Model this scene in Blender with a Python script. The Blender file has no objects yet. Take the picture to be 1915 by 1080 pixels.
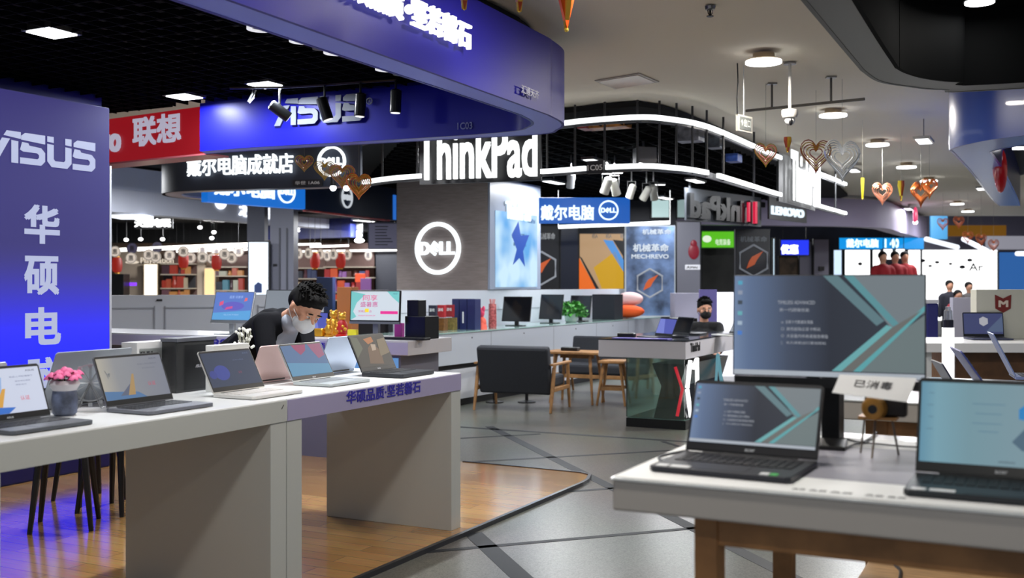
import bpy, math, random
from mathutils import Vector, Matrix
random.seed(7)
sc = bpy.context.scene
COL = sc.collection
# ------------------------------------------------------------------ camera
E, F, CX, HY = 1.45, 1980.0, 957.5, 530.0
cd = bpy.data.cameras.new('camera'); cam = bpy.data.objects.new('camera', cd); COL.objects.link(cam)
cam.location = (0, 0, E); cam.rotation_euler = (math.pi/2, 0, 0)
cd.sensor_width = 36; cd.lens = 36*F/1915
cd.shift_x = 0.0; cd.shift_y = (HY-540)/1915
cd.clip_start = .05; cd.clip_end = 200
cd.dof.use_dof = True; cd.dof.focus_distance = 6.3; cd.dof.aperture_fstop = 2.6
sc.camera = cam
# ------------------------------------------------------------------ world, exposure
wd = bpy.data.worlds.new('world'); sc.world = wd; wd.use_nodes = True
wd.node_tree.nodes['Background'].inputs[0].default_value = (.80, .87, 1, 1)
wd.node_tree.nodes['Background'].inputs[1].default_value = .36
sc.view_settings.view_transform = 'Standard'; sc.view_settings.look = 'None'
sc.view_settings.exposure = 0.0; sc.view_settings.gamma = 1.0
sc.view_settings.use_curve_mapping = False
LP = 1.25      # lamp power factor

# ------------------------------------------------------------------ geometry helpers
A = Vector((.454, .891, 0)); B = Vector((.891, -.454, 0))
RA, RB = math.atan2(A.y, A.x), math.atan2(B.y, B.x)
def at(px, py, y): return Vector(((px-CX)/F*y, y, E-(py-HY)/F*y))
def gz(px, py, z):
    y = (E-z)*F/(py-HY); return Vector(((px-CX)/F*y, y, z))
def ray(px, P, D):
    """distance t along D from P where the plan line meets the sight line of column px"""
    k = (px-CX)/F
    return (k*P.y-P.x)/(D.x-k*D.y)
class Face:
    """upright plane through two plan points; hit() gives (u, z) of a pixel on it"""
    def __init__(s, P0, P1):
        s.P = Vector((P0[0], P0[1], 0)); s.D = Vector((P1[0]-P0[0], P1[1]-P0[1], 0)); s.w = s.D.length; s.D.normalize()
        s.rot = math.atan2(s.D.y, s.D.x)
    def hit(s, px, py):
        t = ray(px, s.P, s.D); y = s.P.y+s.D.y*t
        return t, E-(py-HY)/F*y
    def rect(s, x0, y0, x1, y1):
        a, b = s.hit(x0, y1), s.hit(x1, y1); c = s.hit(x0, y0)
        return a[0], b[0], a[1], c[1]
    def pt(s, u, z=0): return Vector((s.P.x+s.D.x*u, s.P.y+s.D.y*u, z))

# ------------------------------------------------------------------ materials
def S(r, g, b):
    f = lambda c: (c/255/12.92) if c <= 10.3 else ((c/255+.055)/1.055)**2.4
    return (f(r), f(g), f(b), 1)
MC = {}
def mat(rgb, rough=.5, metal=0, em=0, noise=0, scale=20, alpha=None, spec=.5, coat=0, stretch=None, key=None):
    k = (rgb, rough, metal, em, noise, scale, alpha, spec, coat, stretch)
    if k in MC: return MC[k]
    m = bpy.data.materials.new(key or 'mat'); m.use_nodes = True; nt = m.node_tree; p = nt.nodes['Principled BSDF']
    c = S(*rgb); p.inputs['Base Color'].default_value = c
    p.inputs['Roughness'].default_value = rough; p.inputs['Metallic'].default_value = metal
    p.inputs['Specular IOR Level'].default_value = spec; p.inputs['Coat Weight'].default_value = coat
    if em:
        p.inputs['Emission Color'].default_value = c; p.inputs['Emission Strength'].default_value = em
        if em < 2.5 and not noise: p.inputs['Base Color'].default_value = (c[0]*.1, c[1]*.1, c[2]*.1, 1)
    if alpha is not None:
        p.inputs['Transmission Weight'].default_value = alpha; p.inputs['IOR'].default_value = 1.45
    if noise:
        tc = nt.nodes.new('ShaderNodeTexCoord'); mp = nt.nodes.new('ShaderNodeMapping'); n = nt.nodes.new('ShaderNodeTexNoise')
        mx = nt.nodes.new('ShaderNodeMix'); mx.data_type = 'RGBA'
        nt.links.new(tc.outputs['Object'], mp.inputs[0]); nt.links.new(mp.outputs[0], n.inputs['Vector'])
        if stretch: mp.inputs['Scale'].default_value = stretch
        n.inputs['Scale'].default_value = scale; n.inputs['Detail'].default_value = 4
        rp = nt.nodes.new('ShaderNodeValToRGB'); rp.color_ramp.elements[0].position = .35; rp.color_ramp.elements[1].position = .65
        nt.links.new(n.outputs['Fac'], rp.inputs[0]); nt.links.new(rp.outputs[0], mx.inputs['Factor'])
        mx.inputs['A'].default_value = (c[0]*(1-noise), c[1]*(1-noise), c[2]*(1-noise), 1)
        mx.inputs['B'].default_value = (min(1, c[0]*(1+noise)), min(1, c[1]*(1+noise)), min(1, c[2]*(1+noise)), 1)
        nt.links.new(mx.outputs['Result'], p.inputs['Base Color'])
        if em: nt.links.new(mx.outputs['Result'], p.inputs['Emission Color'])
    MC[k] = m; return m

def planks():
    m = bpy.data.materials.new('wood_planks'); m.use_nodes = True; nt = m.node_tree; p = nt.nodes['Principled BSDF']
    tc = nt.nodes.new('ShaderNodeTexCoord'); mp = nt.nodes.new('ShaderNodeMapping'); br = nt.nodes.new('ShaderNodeTexBrick')
    mp.inputs['Rotation'].default_value = (0, 0, -RB)
    br.inputs['Scale'].default_value = 1; br.inputs['Brick Width'].default_value = 1.1; br.inputs['Row Height'].default_value = .12
    br.inputs['Mortar Size'].default_value = .0015
    br.inputs['Color1'].default_value = S(182, 140, 84); br.inputs['Color2'].default_value = S(158, 116, 64); br.inputs['Mortar'].default_value = S(80, 50, 24)
    n = nt.nodes.new('ShaderNodeTexNoise'); n.inputs['Scale'].default_value = 6; n.inputs['Detail'].default_value = 6
    mp2 = nt.nodes.new('ShaderNodeMapping'); mp2.inputs['Scale'].default_value = (1, 14, 1)
    mx = nt.nodes.new('ShaderNodeMix'); mx.data_type = 'RGBA'; mx.blend_type = 'MULTIPLY'; mx.inputs['Factor'].default_value = .5
    L = nt.links.new
    L(tc.outputs['Object'], mp.inputs[0]); L(mp.outputs[0], br.inputs['Vector']); L(mp.outputs[0], mp2.inputs[0]); L(mp2.outputs[0], n.inputs['Vector'])
    L(br.outputs['Color'], mx.inputs['A']); L(n.outputs['Color'], mx.inputs['B']); 
    mul = nt.nodes.new('ShaderNodeMix'); mul.data_type = 'RGBA'; mul.blend_type = 'MULTIPLY'; mul.inputs['Factor'].default_value = 1; mul.inputs['B'].default_value = (1.35, 1.35, 1.35, 1)
    L(mx.outputs['Result'], mul.inputs['A']); L(mul.outputs['Result'], p.inputs['Base Color'])
    p.inputs['Roughness'].default_value = .17; p.inputs['Coat Weight'].default_value = .4; p.inputs['Coat Roughness'].default_value = .12
    return m
def terrazzo():
    m = bpy.data.materials.new('terrazzo'); m.use_nodes = True; nt = m.node_tree; p = nt.nodes['Principled BSDF']; L = nt.links.new
    tc = nt.nodes.new('ShaderNodeTexCoord'); v = nt.nodes.new('ShaderNodeTexVoronoi'); v.inputs['Scale'].default_value = 150
    L(tc.outputs['Object'], v.inputs['Vector'])
    rp = nt.nodes.new('ShaderNodeValToRGB'); e = rp.color_ramp.elements
    e[0].color = S(80, 81, 76); e[1].color = S(120, 120, 112); e[1].position = .85
    sp = nt.nodes.new('ShaderNodeSeparateColor'); L(v.outputs['Color'], sp.inputs[0]); L(sp.outputs[0], rp.inputs[0])
    n = nt.nodes.new('ShaderNodeTexNoise'); n.inputs['Scale'].default_value = .8; L(tc.outputs['Object'], n.inputs['Vector'])
    mx = nt.nodes.new('ShaderNodeMix'); mx.data_type = 'RGBA'; mx.blend_type = 'MULTIPLY'; mx.inputs['Factor'].default_value = .35
    L(rp.outputs[0], mx.inputs['A']); L(n.outputs['Color'], mx.inputs['B']); L(mx.outputs['Result'], p.inputs['Base Color'])
    p.inputs['Roughness'].default_value = .28; p.inputs['Specular IOR Level'].default_value = .3
    return m
def wood(rgb=(168, 124, 78), rough=.45): return mat(rgb, rough, noise=.22, scale=9, stretch=(1, 9, 1))
def grad_panel(c0, c1, z0, z1, e0, e1):
    """printed backlit sheet: colour and lamp strength run from z0 (bottom) to z1 (top) of the sheet"""
    m = bpy.data.materials.new('backlit_print'); m.use_nodes = True; nt = m.node_tree; p = nt.nodes['Principled BSDF']; L = nt.links.new
    tc = nt.nodes.new('ShaderNodeTexCoord'); sx = nt.nodes.new('ShaderNodeSeparateXYZ'); mr = nt.nodes.new('ShaderNodeMapRange')
    L(tc.outputs['Object'], sx.inputs[0]); L(sx.outputs['Z'], mr.inputs['Value']); mr.inputs['From Min'].default_value = z0; mr.inputs['From Max'].default_value = z1
    rp = nt.nodes.new('ShaderNodeValToRGB'); rp.color_ramp.elements[0].color = S(*c0); rp.color_ramp.elements[1].color = S(*c1); rp.color_ramp.interpolation = 'EASE'
    L(mr.outputs[0], rp.inputs[0]); p.inputs['Base Color'].default_value = (.02, .02, .05, 1); L(rp.outputs[0], p.inputs['Emission Color'])
    m2 = nt.nodes.new('ShaderNodeMapRange'); m2.inputs['From Min'].default_value = z0; m2.inputs['From Max'].default_value = z1
    m2.inputs['To Min'].default_value = e0; m2.inputs['To Max'].default_value = e1
    L(sx.outputs['Z'], m2.inputs['Value']); L(m2.outputs[0], p.inputs['Emission Strength'])
    p.inputs['Roughness'].default_value = .55; p.inputs['Specular IOR Level'].default_value = .12
    return m

WHITE = mat((215, 217, 216), .35); WGLOSS = mat((225, 227, 228), .18); BLACK = mat((14, 15, 17), .35); DARK = mat((30, 31, 34), .5)
SILVER = mat((178, 180, 182), .3, .7); METAL = mat((150, 150, 150), .3, .9); CHARC = mat((44, 47, 54), .8, noise=.15, scale=160)
GLOW = mat((255, 255, 255), .5, em=3.2); GLOWS = mat((250, 252, 255), .5, em=6); OAK = wood()

# ------------------------------------------------------------------ mesh builder
class MB:
    def __init__(s): s.v = []; s.f = []; s.m = []
    def add(s, vs, fs, m=0, M=None):
        o = len(s.v); s.v += [tuple(M @ Vector(p)) if M else tuple(p) for p in vs]
        s.f += [tuple(i+o for i in f) for f in fs]; s.m += [m]*len(fs); return s
    def box(s, x0, x1, y0, y1, z0, z1, m=0, M=None):
        return s.add([(x0, y0, z0), (x1, y0, z0), (x1, y1, z0), (x0, y1, z0), (x0, y0, z1), (x1, y0, z1), (x1, y1, z1), (x0, y1, z1)],
                     [(0, 3, 2, 1), (4, 5, 6, 7), (0, 1, 5, 4), (1, 2, 6, 5), (2, 3, 7, 6), (3, 0, 4, 7)], m, M)
    def prism(s, pts, z0, z1, m=0, M=None):
        n = len(pts); ar = sum(pts[i][0]*pts[(i+1) % n][1]-pts[(i+1) % n][0]*pts[i][1] for i in range(n))
        if ar < 0: pts = pts[::-1]
        return s.add([(p[0], p[1], z0) for p in pts]+[(p[0], p[1], z1) for p in pts],
                     [tuple(range(n))[::-1], tuple(range(n, 2*n))]+[(i, (i+1) % n, n+(i+1) % n, n+i) for i in range(n)], m, M)
    def pxz(s, pts, y0, y1, m=0, M=None):
        """outline in x-z, from y0 (front) to y1 (back)"""
        R = Matrix(((1, 0, 0, 0), (0, 0, -1, 0), (0, 1, 0, 0), (0, 0, 0, 1)))
        return s.prism(pts, -y1, -y0, m, (M @ R) if M else R)
    def tube(s, path, r, n=8, m=0, M=None):
        path = [Vector(p) for p in path]; rs = r if isinstance(r, (list, tuple)) else [r]*len(path); vs = []; fs = []
        for i, p in enumerate(path):
            d = (path[min(i+1, len(path)-1)]-path[max(i-1, 0)]).normalized()
            a = d.cross(Vector((0, 0, 1)) if abs(d.z) < .95 else Vector((1, 0, 0))).normalized(); b = d.cross(a)
            for k in range(n):
                t = 2*math.pi*k/n; vs.append(p+a*math.cos(t)*rs[i]+b*math.sin(t)*rs[i])
        for i in range(len(path)-1):
            for k in range(n):
                fs.append((i*n+k, i*n+(k+1) % n, (i+1)*n+(k+1) % n, (i+1)*n+k))
        fs.append(tuple(range(n))[::-1]); fs.append(tuple(range((len(path)-1)*n, len(path)*n)))
        return s.add(vs, fs, m, M)
    def lathe(s, prof, c=(0, 0, 0), n=20, m=0, M=None):
        vs = []; fs = []
        for r, z in prof:
            for k in range(n):
                t = 2*math.pi*k/n; vs.append((c[0]+r*math.cos(t), c[1]+r*math.sin(t), c[2]+z))
        for i in range(len(prof)-1):
            for k in range(n): fs.append((i*n+k, i*n+(k+1) % n, (i+1)*n+(k+1) % n, (i+1)*n+k))
        fs.append(tuple(range(n))[::-1]); fs.append(tuple(range((len(prof)-1)*n, len(prof)*n)))
        return s.add(vs, fs, m, M)
    def ball(s, c, rx, ry=None, rz=None, m=0, n=14, M=None):
        ry = ry or rx; rz = rz or rx; R = Matrix.Translation(Vector(c)) @ Matrix.Diagonal((rx, ry, rz, 1))
        pr = [(max(.001, math.sin(math.pi*i/(n//2+1))), -math.cos(math.pi*i/(n//2+1))) for i in range(n//2+2)]
        return s.lathe(pr, n=n, m=m, M=(M @ R) if M else R)
    def ring(s, cx, cz, R0, R1, y0, y1, n=40, m=0, sx=1, M=None):
        vs = []; fs = []
        for k in range(n):
            t = 2*math.pi*k/n; c, d = math.cos(t), math.sin(t)
            for R_, y in ((R0, y0), (R1, y0), (R1, y1), (R0, y1)): vs.append((cx+R_*c*sx, y, cz+R_*d))
        for k in range(n):
            a, b = 4*k, 4*((k+1) % n)
            for j in range(4): fs.append((a+j, b+j, b+(j+1) % 4, a+(j+1) % 4))
        return s.add(vs, fs, m, M)
    def disc(s, cx, cz, R_, y0, y1, m=0, n=28, sx=1, M=None):
        return s.pxz([(cx+R_*sx*math.cos(2*math.pi*k/n), cz+R_*math.sin(2*math.pi*k/n)) for k in range(n)], y0, y1, m, M)
    def text(s, t, x0, z0, w=None, h=None, y=0, ext=.002, m=0, bold=.015, M=None, size=None, mirror=False):
        """lettering in the x-z plane, front towards -y, fitted to w x h (or to h only)"""
        key = t
        if key not in TXT:
            c = bpy.data.curves.new('t', 'FONT'); c.body = t; c.resolution_u = 3; c.extrude = .5
            o = bpy.data.objects.new('t', c); COL.objects.link(o); bpy.context.view_layer.update()
            me = bpy.data.meshes.new_from_object(o.evaluated_get(bpy.context.evaluated_depsgraph_get()))
            TXT[key] = ([tuple(v.co) for v in me.vertices], [tuple(p.vertices) for p in me.polygons])
            bpy.data.objects.remove(o); bpy.data.meshes.remove(me)
        vs, fs = TXT[key]
        if not vs: return s
        X0 = min(v[0] for v in vs); X1 = max(v[0] for v in vs); Y0 = min(v[1] for v in vs); Y1 = max(v[1] for v in vs)
        h = h or size; kz = h/max(Y1-Y0, 1e-4) if not size else size; kx = w/(X1-X0) if w else kz
        d = max(bold, 0)*.9
        for q, (dx, dz) in enumerate(((-d, -d), (d, -d), (-d, d), (d, d)) if d > .012 else ((0, 0),)):
            e = ext*(1+.02*q); sx = -1 if mirror else 1; xb = x0+((X1-X0)*kx if mirror else 0)
            s.add([(xb+sx*(v[0]-X0+dx)*kx, y-e*(v[2]+.5), z0+(v[1]-Y0+dz)*kz) for v in vs], fs, m, M)
        return s
    def build(s, name, mats, parent=None, bevel=0, smooth=False, sub=0):
        me = bpy.data.meshes.new(name); me.from_pydata(s.v, [], s.f)
        for q in (mats if isinstance(mats, (list, tuple)) else [mats]): me.materials.append(q)
        for i, p in enumerate(me.polygons): p.material_index = s.m[i]; p.use_smooth = smooth
        me.update(); o = bpy.data.objects.new(name, me); COL.objects.link(o)
        if parent: o.parent = parent
        if smooth and not sub:
            es = o.modifiers.new('e', 'EDGE_SPLIT'); es.split_angle = math.radians(38)
        if bevel:
            b = o.modifiers.new('b', 'BEVEL'); b.width = bevel; b.segments = 2; b.limit_method = 'ANGLE'; b.harden_normals = False
        if sub:
            q = o.modifiers.new('s', 'SUBSURF'); q.levels = q.render_levels = sub
        return o
TXT = {}
def thing(name, label, cat, loc=(0, 0, 0), rot=0, group=None):
    o = bpy.data.objects.new(name, None); COL.objects.link(o); o.location = loc; o.rotation_euler = (0, 0, rot)
    o.empty_display_size = .1; return tag(o, label, cat, group)
def tag(o, label, cat, group=None):
    o['label'] = label; o['category'] = cat
    if group: o['group'] = group
    return o
def put(o, loc, rot=0): o.location = loc; o.rotation_euler = (0, 0, rot); return o
def struct(name, mb, mats, **k):
    o = mb.build(name, mats, **k); o['kind'] = 'structure'; return o
def dup(root, loc=None, rot=None, label=None):
    r = root.copy(); COL.objects.link(r)
    if loc is not None: r.location = loc
    if rot is not None: r.rotation_euler = (0, 0, rot)
    if label: r['label'] = label
    for ch in list(root.children):
        c = ch.copy(); COL.objects.link(c); c.parent = r
        for g in list(ch.children):
            d = g.copy(); COL.objects.link(d); d.parent = c
    return r
def area(name, parent, loc, size, power, col=(1, 1, 1), rot=(0, 0, 0), shape='DISK', spread=None):
    l = bpy.data.lights.new(name, 'AREA'); l.shape = shape; l.size = size; l.energy = power*LP; l.color = col
    if spread: l.spread = spread
    o = bpy.data.objects.new(name, l); COL.objects.link(o); o.location = loc; o.rotation_euler = rot
    if parent: o.parent = parent
    return o
def spot(name, parent, loc, power, ang=1.2, col=(1, 1, 1), rot=(0, 0, 0)):
    l = bpy.data.lights.new(name, 'SPOT'); l.energy = power*LP; l.spot_size = ang; l.spot_blend = .6; l.shadow_soft_size = .04; l.color = col
    o = bpy.data.objects.new(name, l); COL.objects.link(o); o.location = loc; o.rotation_euler = rot
    if parent: o.parent = parent
    return o
def curve_pts(pts, k=6):
    """Catmull-Rom through plan points"""
    P = [Vector(p) for p in pts]; out = []
    for i in range(len(P)-1):
        p0, p1, p2, p3 = P[max(i-1, 0)], P[i], P[i+1], P[min(i+2, len(P)-1)]
        for j in range(k):
            t = j/k; out.append(.5*((2*p1)+(p2-p0)*t+(2*p0-5*p1+4*p2-p3)*t*t+(3*p1-p0-3*p2+p3)*t**3))
    return out+[P[-1]]
def offset(pts, d):
    out = []
    for i, p in enumerate(pts):
        t = (pts[min(i+1, len(pts)-1)]-pts[max(i-1, 0)]); n = Vector((-t.y, t.x)).normalized(); out.append(Vector((p.x, p.y))+n*d)
    return out
def band(mb, pts, z0, z1, th, m=0):
    """upright strip of thickness th along plan points (th to the left of travel)"""
    a = [Vector((p.x, p.y)) for p in pts]; b = offset(a, th); n = len(a); vs = []
    for p, q in zip(a, b): vs += [(p.x, p.y, z0), (p.x, p.y, z1), (q.x, q.y, z1), (q.x, q.y, z0)]
    fs = [(4*i+j, 4*i+(j+1) % 4, 4*i+4+(j+1) % 4, 4*i+4+j) for i in range(n-1) for j in range(4)]
    fs += [(3, 2, 1, 0), (4*n-4, 4*n-3, 4*n-2, 4*n-1)]
    return mb.add(vs, fs, m)

# ================================================================== STRUCTURE
CH = 3.2
struct('floor', MB().box(-16, 22, -1, 45, -.05, 0), terrazzo())
mb = MB()
def fline(x0, y0, x1, y1, w, e0=0, e1=0):
    P, Q = gz(x0, y0, 0), gz(x1, y1, 0); d = (Q-P).normalized(); P -= d*e0; Q += d*e1; n = Vector((-d.y, d.x, 0))*w/2
    mb.prism([(P-n)[:2], (Q-n)[:2], (Q+n)[:2], (P+n)[:2]], 0, .0015)
fline(925, 802, 1140, 909, .09, .2, 3.2)
fline(864, 864, 1180, 846, .05, .2, 4)
fline(1140, 913, 1071, 918, .05, .1, .6)
fline(820, 1029.5, 1286, 988, .05, 1, .3)
fline(884, 996, 976, 1080, .11, 0, 1.5)
fline(862, 798, 1275, 825, .07, 1, 4)
fline(862, 819, 1010, 811, .05, 1, 0)
fline(1239, 825, 1275, 836, .05, 0, 3)
struct('trim_1', mb, mat((34, 37, 42), .5, spec=.2))

# wooden booth platform with metal edge
oe = gz(1102, 898, 0)
pf = [gz(1102, 898, 0)+Vector((-.03, -.06, 0)), gz(1100, 892, 0), gz(1085, 888.5, 0), gz(1000, 880, 0), gz(865, 867.5, 0), Vector((-.9, 9.1, 0)), Vector((-6.5, 12, 0)), Vector((-8, 8, 0)), Vector((-7, -.9, 0)), pf0 if False else Vector((-3.66, -.9, 0))]
fr = gz(1085, 907, 0); lead = [fr-A*8.75, fr]
pf = [p for p in pf[:-1]]+[lead[0], lead[1]]
struct('floor', MB().prism([p[:2] for p in pf], 0.0005, .02), planks())
mb = MB(); edge = [Vector(p[:2]) for p in (lead[0], gz(660, 1080, 0), lead[1], *pf[:5])]
edge = [edge[0], edge[0].lerp(edge[2], .5), *edge[2:]]
band(mb, edge, 0, .026, -.025)
struct('trim_2', mb, mat((70, 72, 78), .3, .6))

# canopy paths (plan)
def V2(*a): return Vector(a)
c_out = curve_pts([V2(-1.025, 4.25)-V2(.436, .90)*4.7, V2(-1.025, 4.25), V2(.10, 6.60), V2(.27, 6.98), V2(.36, 7.3), V2(.335, 7.58), V2(.2, 7.83), V2(-.59, 8.14), V2(-2.12, 8.78), V2(-2.6, 9.02)], 6)
c_in = curve_pts([V2(-1.31, 4.15)-V2(.42, .90)*4.7, V2(-1.31, 4.15), V2(-.10, 6.62), V2(.06, 6.98), V2(.13, 7.25), V2(.1, 7.45), V2(-.02, 7.65), V2(-.59, 7.95), V2(-2.08, 8.55), V2(-2.6, 8.82)], 6)
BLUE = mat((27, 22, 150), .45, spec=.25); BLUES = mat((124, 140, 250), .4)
# ceilings
strip = curve_pts([V2(-2.6, 12.9), V2(*at(680, 337, 11.3)[:2]), V2(*at(790, 326, 10.65)[:2]), V2(*at(1007, 317, 10.25)[:2]), V2(*at(1098, 310, 9.95)[:2]), V2(*at(1200, 306, 9.75)[:2]),
                   V2(*at(1260, 309, 9.9)[:2]), V2(*at(1310, 316, 10.2)[:2]), V2(*at(1360, 329, 10.85)[:2]), V2(*at(1466, 362, 13.0)[:2]), V2(*at(1586, 397.5, 16.4)[:2])], 5)
bp = offset(strip, .35)
struct('ceiling', MB().box(-16, 22, -1, 27.4, CH, CH+.1), mat((232, 224, 208), .85))
struct('ceiling', MB().prism([p[:] for p in bp]+[(6.5, 20.5), (6.5, 27), (-15.9, 27), (-15.9, 12.9)], 3.14, 3.19), mat((8, 9, 11), .9))
struct('ceiling', MB().prism([(p.x, p.y) for p in c_in]+[(-3.9, 9.4), (-15.9, 12.8), (-15.9, -.9)], 3.12, 3.19), mat((6, 7, 10), .9))
# open grid ceiling in the blue booth
def clipseg(P, D, L, poly):
    ts = []; n = len(poly)
    for i in range(n):
        a, b = poly[i], poly[(i+1) % n]; e = b-a; den = D.x*e.y-D.y*e.x
        if abs(den) < 1e-9: continue
        w = a-P; t = (w.x*e.y-w.y*e.x)/den; s_ = (w.x*D.y-w.y*D.x)/den
        if 0 <= s_ < 1: ts.append(t)
    return sorted(ts)
def grid(poly, step, z0, z1, w, d1, d2, org):
    mb = MB()
    for D, N in ((d1, d2), (d2, d1)):
        for k in range(-150, 151):
            P = org+N*(k*step); ts = clipseg(P, D, 0, poly)
            for i in range(0, len(ts)-1, 2):
                a, b = P+D*ts[i], P+D*ts[i+1]; q = Vector((-D.y, D.x))*w/2
                if (b-a).length < .05: continue
                mb.prism([(a-q)[:], (b-q)[:], (b+q)[:], (a+q)[:]], z0, z1)
    return mb
A2, B2 = V2(A.x, A.y), V2(B.x, B.y)
struct('ceiling', grid([*c_in, V2(-3.9, 9.6), V2(-9, 9.6), V2(-9, -.5)], .15, 2.95, 2.985, .008, A2, B2, V2(-1, 5)), mat((5, 6, 12), .8, spec=.08))
struct('ceiling', grid([*[V2(p.x, p.y) for p in bp[6:-3]], V2(5.2, 19.5), V2(-3, 19.5)], .22, 2.98, 3.02, .012, A2, B2, V2(0, 12)), mat((7, 8, 10), .8, spec=.1))

def paneldown(name, label, px, py, z, w, pw):
    P = gz(px, py, z); t = thing(name, label, 'ceiling light', P, RA, 'square panel lights in the black grid')
    MB().box(-w/2-.02, w/2+.02, -w/2-.02, w/2+.02, .0, .05).build('frame', METAL, t)
    MB().box(-w/2, w/2, -w/2, w/2, -.006, .0).build('diffuser', GLOWS, t)
    area('lamp', t, (0, 0, -.02), w, pw, (.9, .95, 1), shape='SQUARE')
paneldown('panel_light', 'square white panel light in black grid, above the tall blue lightbox', 97, 62, 2.95, .20, 22)
paneldown('panel_light', 'square white panel light in black grid, above the red sign', 345, 181, 2.95, .20, 22)
paneldown('panel_light', 'square white panel light in black grid, nearest the black spotlights', 498, 159, 2.95, .20, 22)
for i, (px, py, lb) in enumerate([(1428, 115, 'round surface ceiling light, biggest, over the aisle before the camera dome'), (1558, 215, 'round ceiling light right below the horizontal pipe'),
                                  (1641, 270, 'round ceiling light, third along the aisle'), (1695, 312, 'round ceiling light just above the pair of large heart ornaments'),
                                  (1737, 338, 'round ceiling light touching the orange spiral ornament'), (1790, 381, 'round ceiling light, fifth along the aisle towards the back hall'),
                                  (1810, 395, 'small round ceiling light, farthest down the aisle')]):
    P = gz(px, py, 3.14 if i else 3.12); t = thing('ceiling_light', lb, 'ceiling light', P, 0, 'round downlights along the aisle ceiling')
    r = .145
    MB().lathe([(r*.55, .06), (r*.58, .02), (r*.9, .014), (r*.9, 0)][::-1]).build('housing', mat((190, 170, 140), .5), t, smooth=True)
    MB().lathe([(r*.93, -.014), (r*.93, .004)]).build('diffuser', GLOWS, t, smooth=True)
    area('lamp', t, (0, 0, -.03), .24, 26 if i < 1 else 48, (1, .93, .84) if i < 2 else (.95, .97, 1))
# ceiling lamps of the part of the aisle above and behind the camera; the near-table one is added for light
for x, y, lb in ((.1, 3.5, 'added out of view to light the near oak table'), (.5, 5.4, 'before the sprinkler'), (-.3, 2.4, 'beside the near canopy'), (.3, -.6, 'behind the near table')):
    t = thing('ceiling_light', 'round ceiling light of the aisle '+lb, 'ceiling light', (x, y, 3.14), 0, 'round downlights along the aisle ceiling')
    MB().lathe([(.145, 0), (.145, .02), (.09, .06)]).build('housing', mat((190, 170, 140), .5), t, smooth=True)
    MB().lathe([(.135, -.012), (.135, .0)]).build('diffuser', GLOWS, t, smooth=True)
    area('lamp', t, (0, 0, -.03), .24, 20, (1, .93, .84))

# ================================================================== BLUE CANOPY (near left)
ca = thing('blue_canopy', 'large blue shop canopy with rounded corner over the white laptop desks', 'canopy')
def ringmesh(o, i, z0, z1, th, soff=True):
    mb = MB(); band(mb, o, z0, z1, th); return mb
n = len(c_out)
vs = [(p.x, p.y, 2.552) for p in c_out]+[(p.x, p.y, 2.552) for p in c_in]+[(p.x, p.y, 2.59) for p in c_out]+[(p.x, p.y, 2.59) for p in c_in]
fs = [(i, i+1, n+i+1, n+i) for i in range(n-1)]+[(2*n+i, 3*n+i, 3*n+i+1, 2*n+i+1) for i in range(n-1)]
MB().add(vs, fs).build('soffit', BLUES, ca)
mb = MB(); band(mb, c_out, 2.55, 3.05, .02); mb.build('outer_fascia', BLUE, ca, smooth=True)
mb = MB(); band(mb, c_in, 2.55, 2.95, -.02); mb.build('inner_fascia', mat((15, 17, 148), .4, spec=.25), ca, smooth=True)
fo = Face((-1.025, 4.25), (.05, 6.5))
mb = MB(); u0, z0 = fo.hit(596, -6); u1, z1 = fo.hit(866, 94)
M = Matrix.Translation(fo.P) @ Matrix.Rotation(fo.rot, 4, 'Z')
u1, zb = fo.hit(866, 94); _, zt = fo.hit(866, 47); ua, _ = fo.hit(757, 50)
h = zt-zb
mb.text('坚若磐石', ua, zb, w=u1-ua, h=h, y=-.03, ext=.025, bold=.016, M=M)
ub, _ = fo.hit(748, 36); uc = ub-(u1-ua)
mb.text('华硕品质', uc, zb, w=u1-ua-.05, h=h, y=-.03, ext=.025, bold=.016, M=M)
mb.ball(((ua+ub)/2-.01, -.045, zb+h/2), .025, m=0, M=M)
mb.build('lit_lettering', mat((255, 255, 255), .5, em=1.25), ca)
fc = Face((.02, 6.43), (.25, 6.93)); M = Matrix.Translation(fc.P) @ Matrix.Rotation(fc.rot, 4, 'Z')
mb = MB(); u, z = fo.hit(968, 180); u2, _ = fo.hit(1000, 185)
M = Matrix.Translation(fo.P) @ Matrix.Rotation(fo.rot, 4, 'Z')
mb.text('汇通天齐', u, z+.02, w=u2-u, h=.05, y=-.025, ext=.004, M=M, m=0); mb.build('small_lettering', mat((200, 200, 225), .5), ca)
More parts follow.
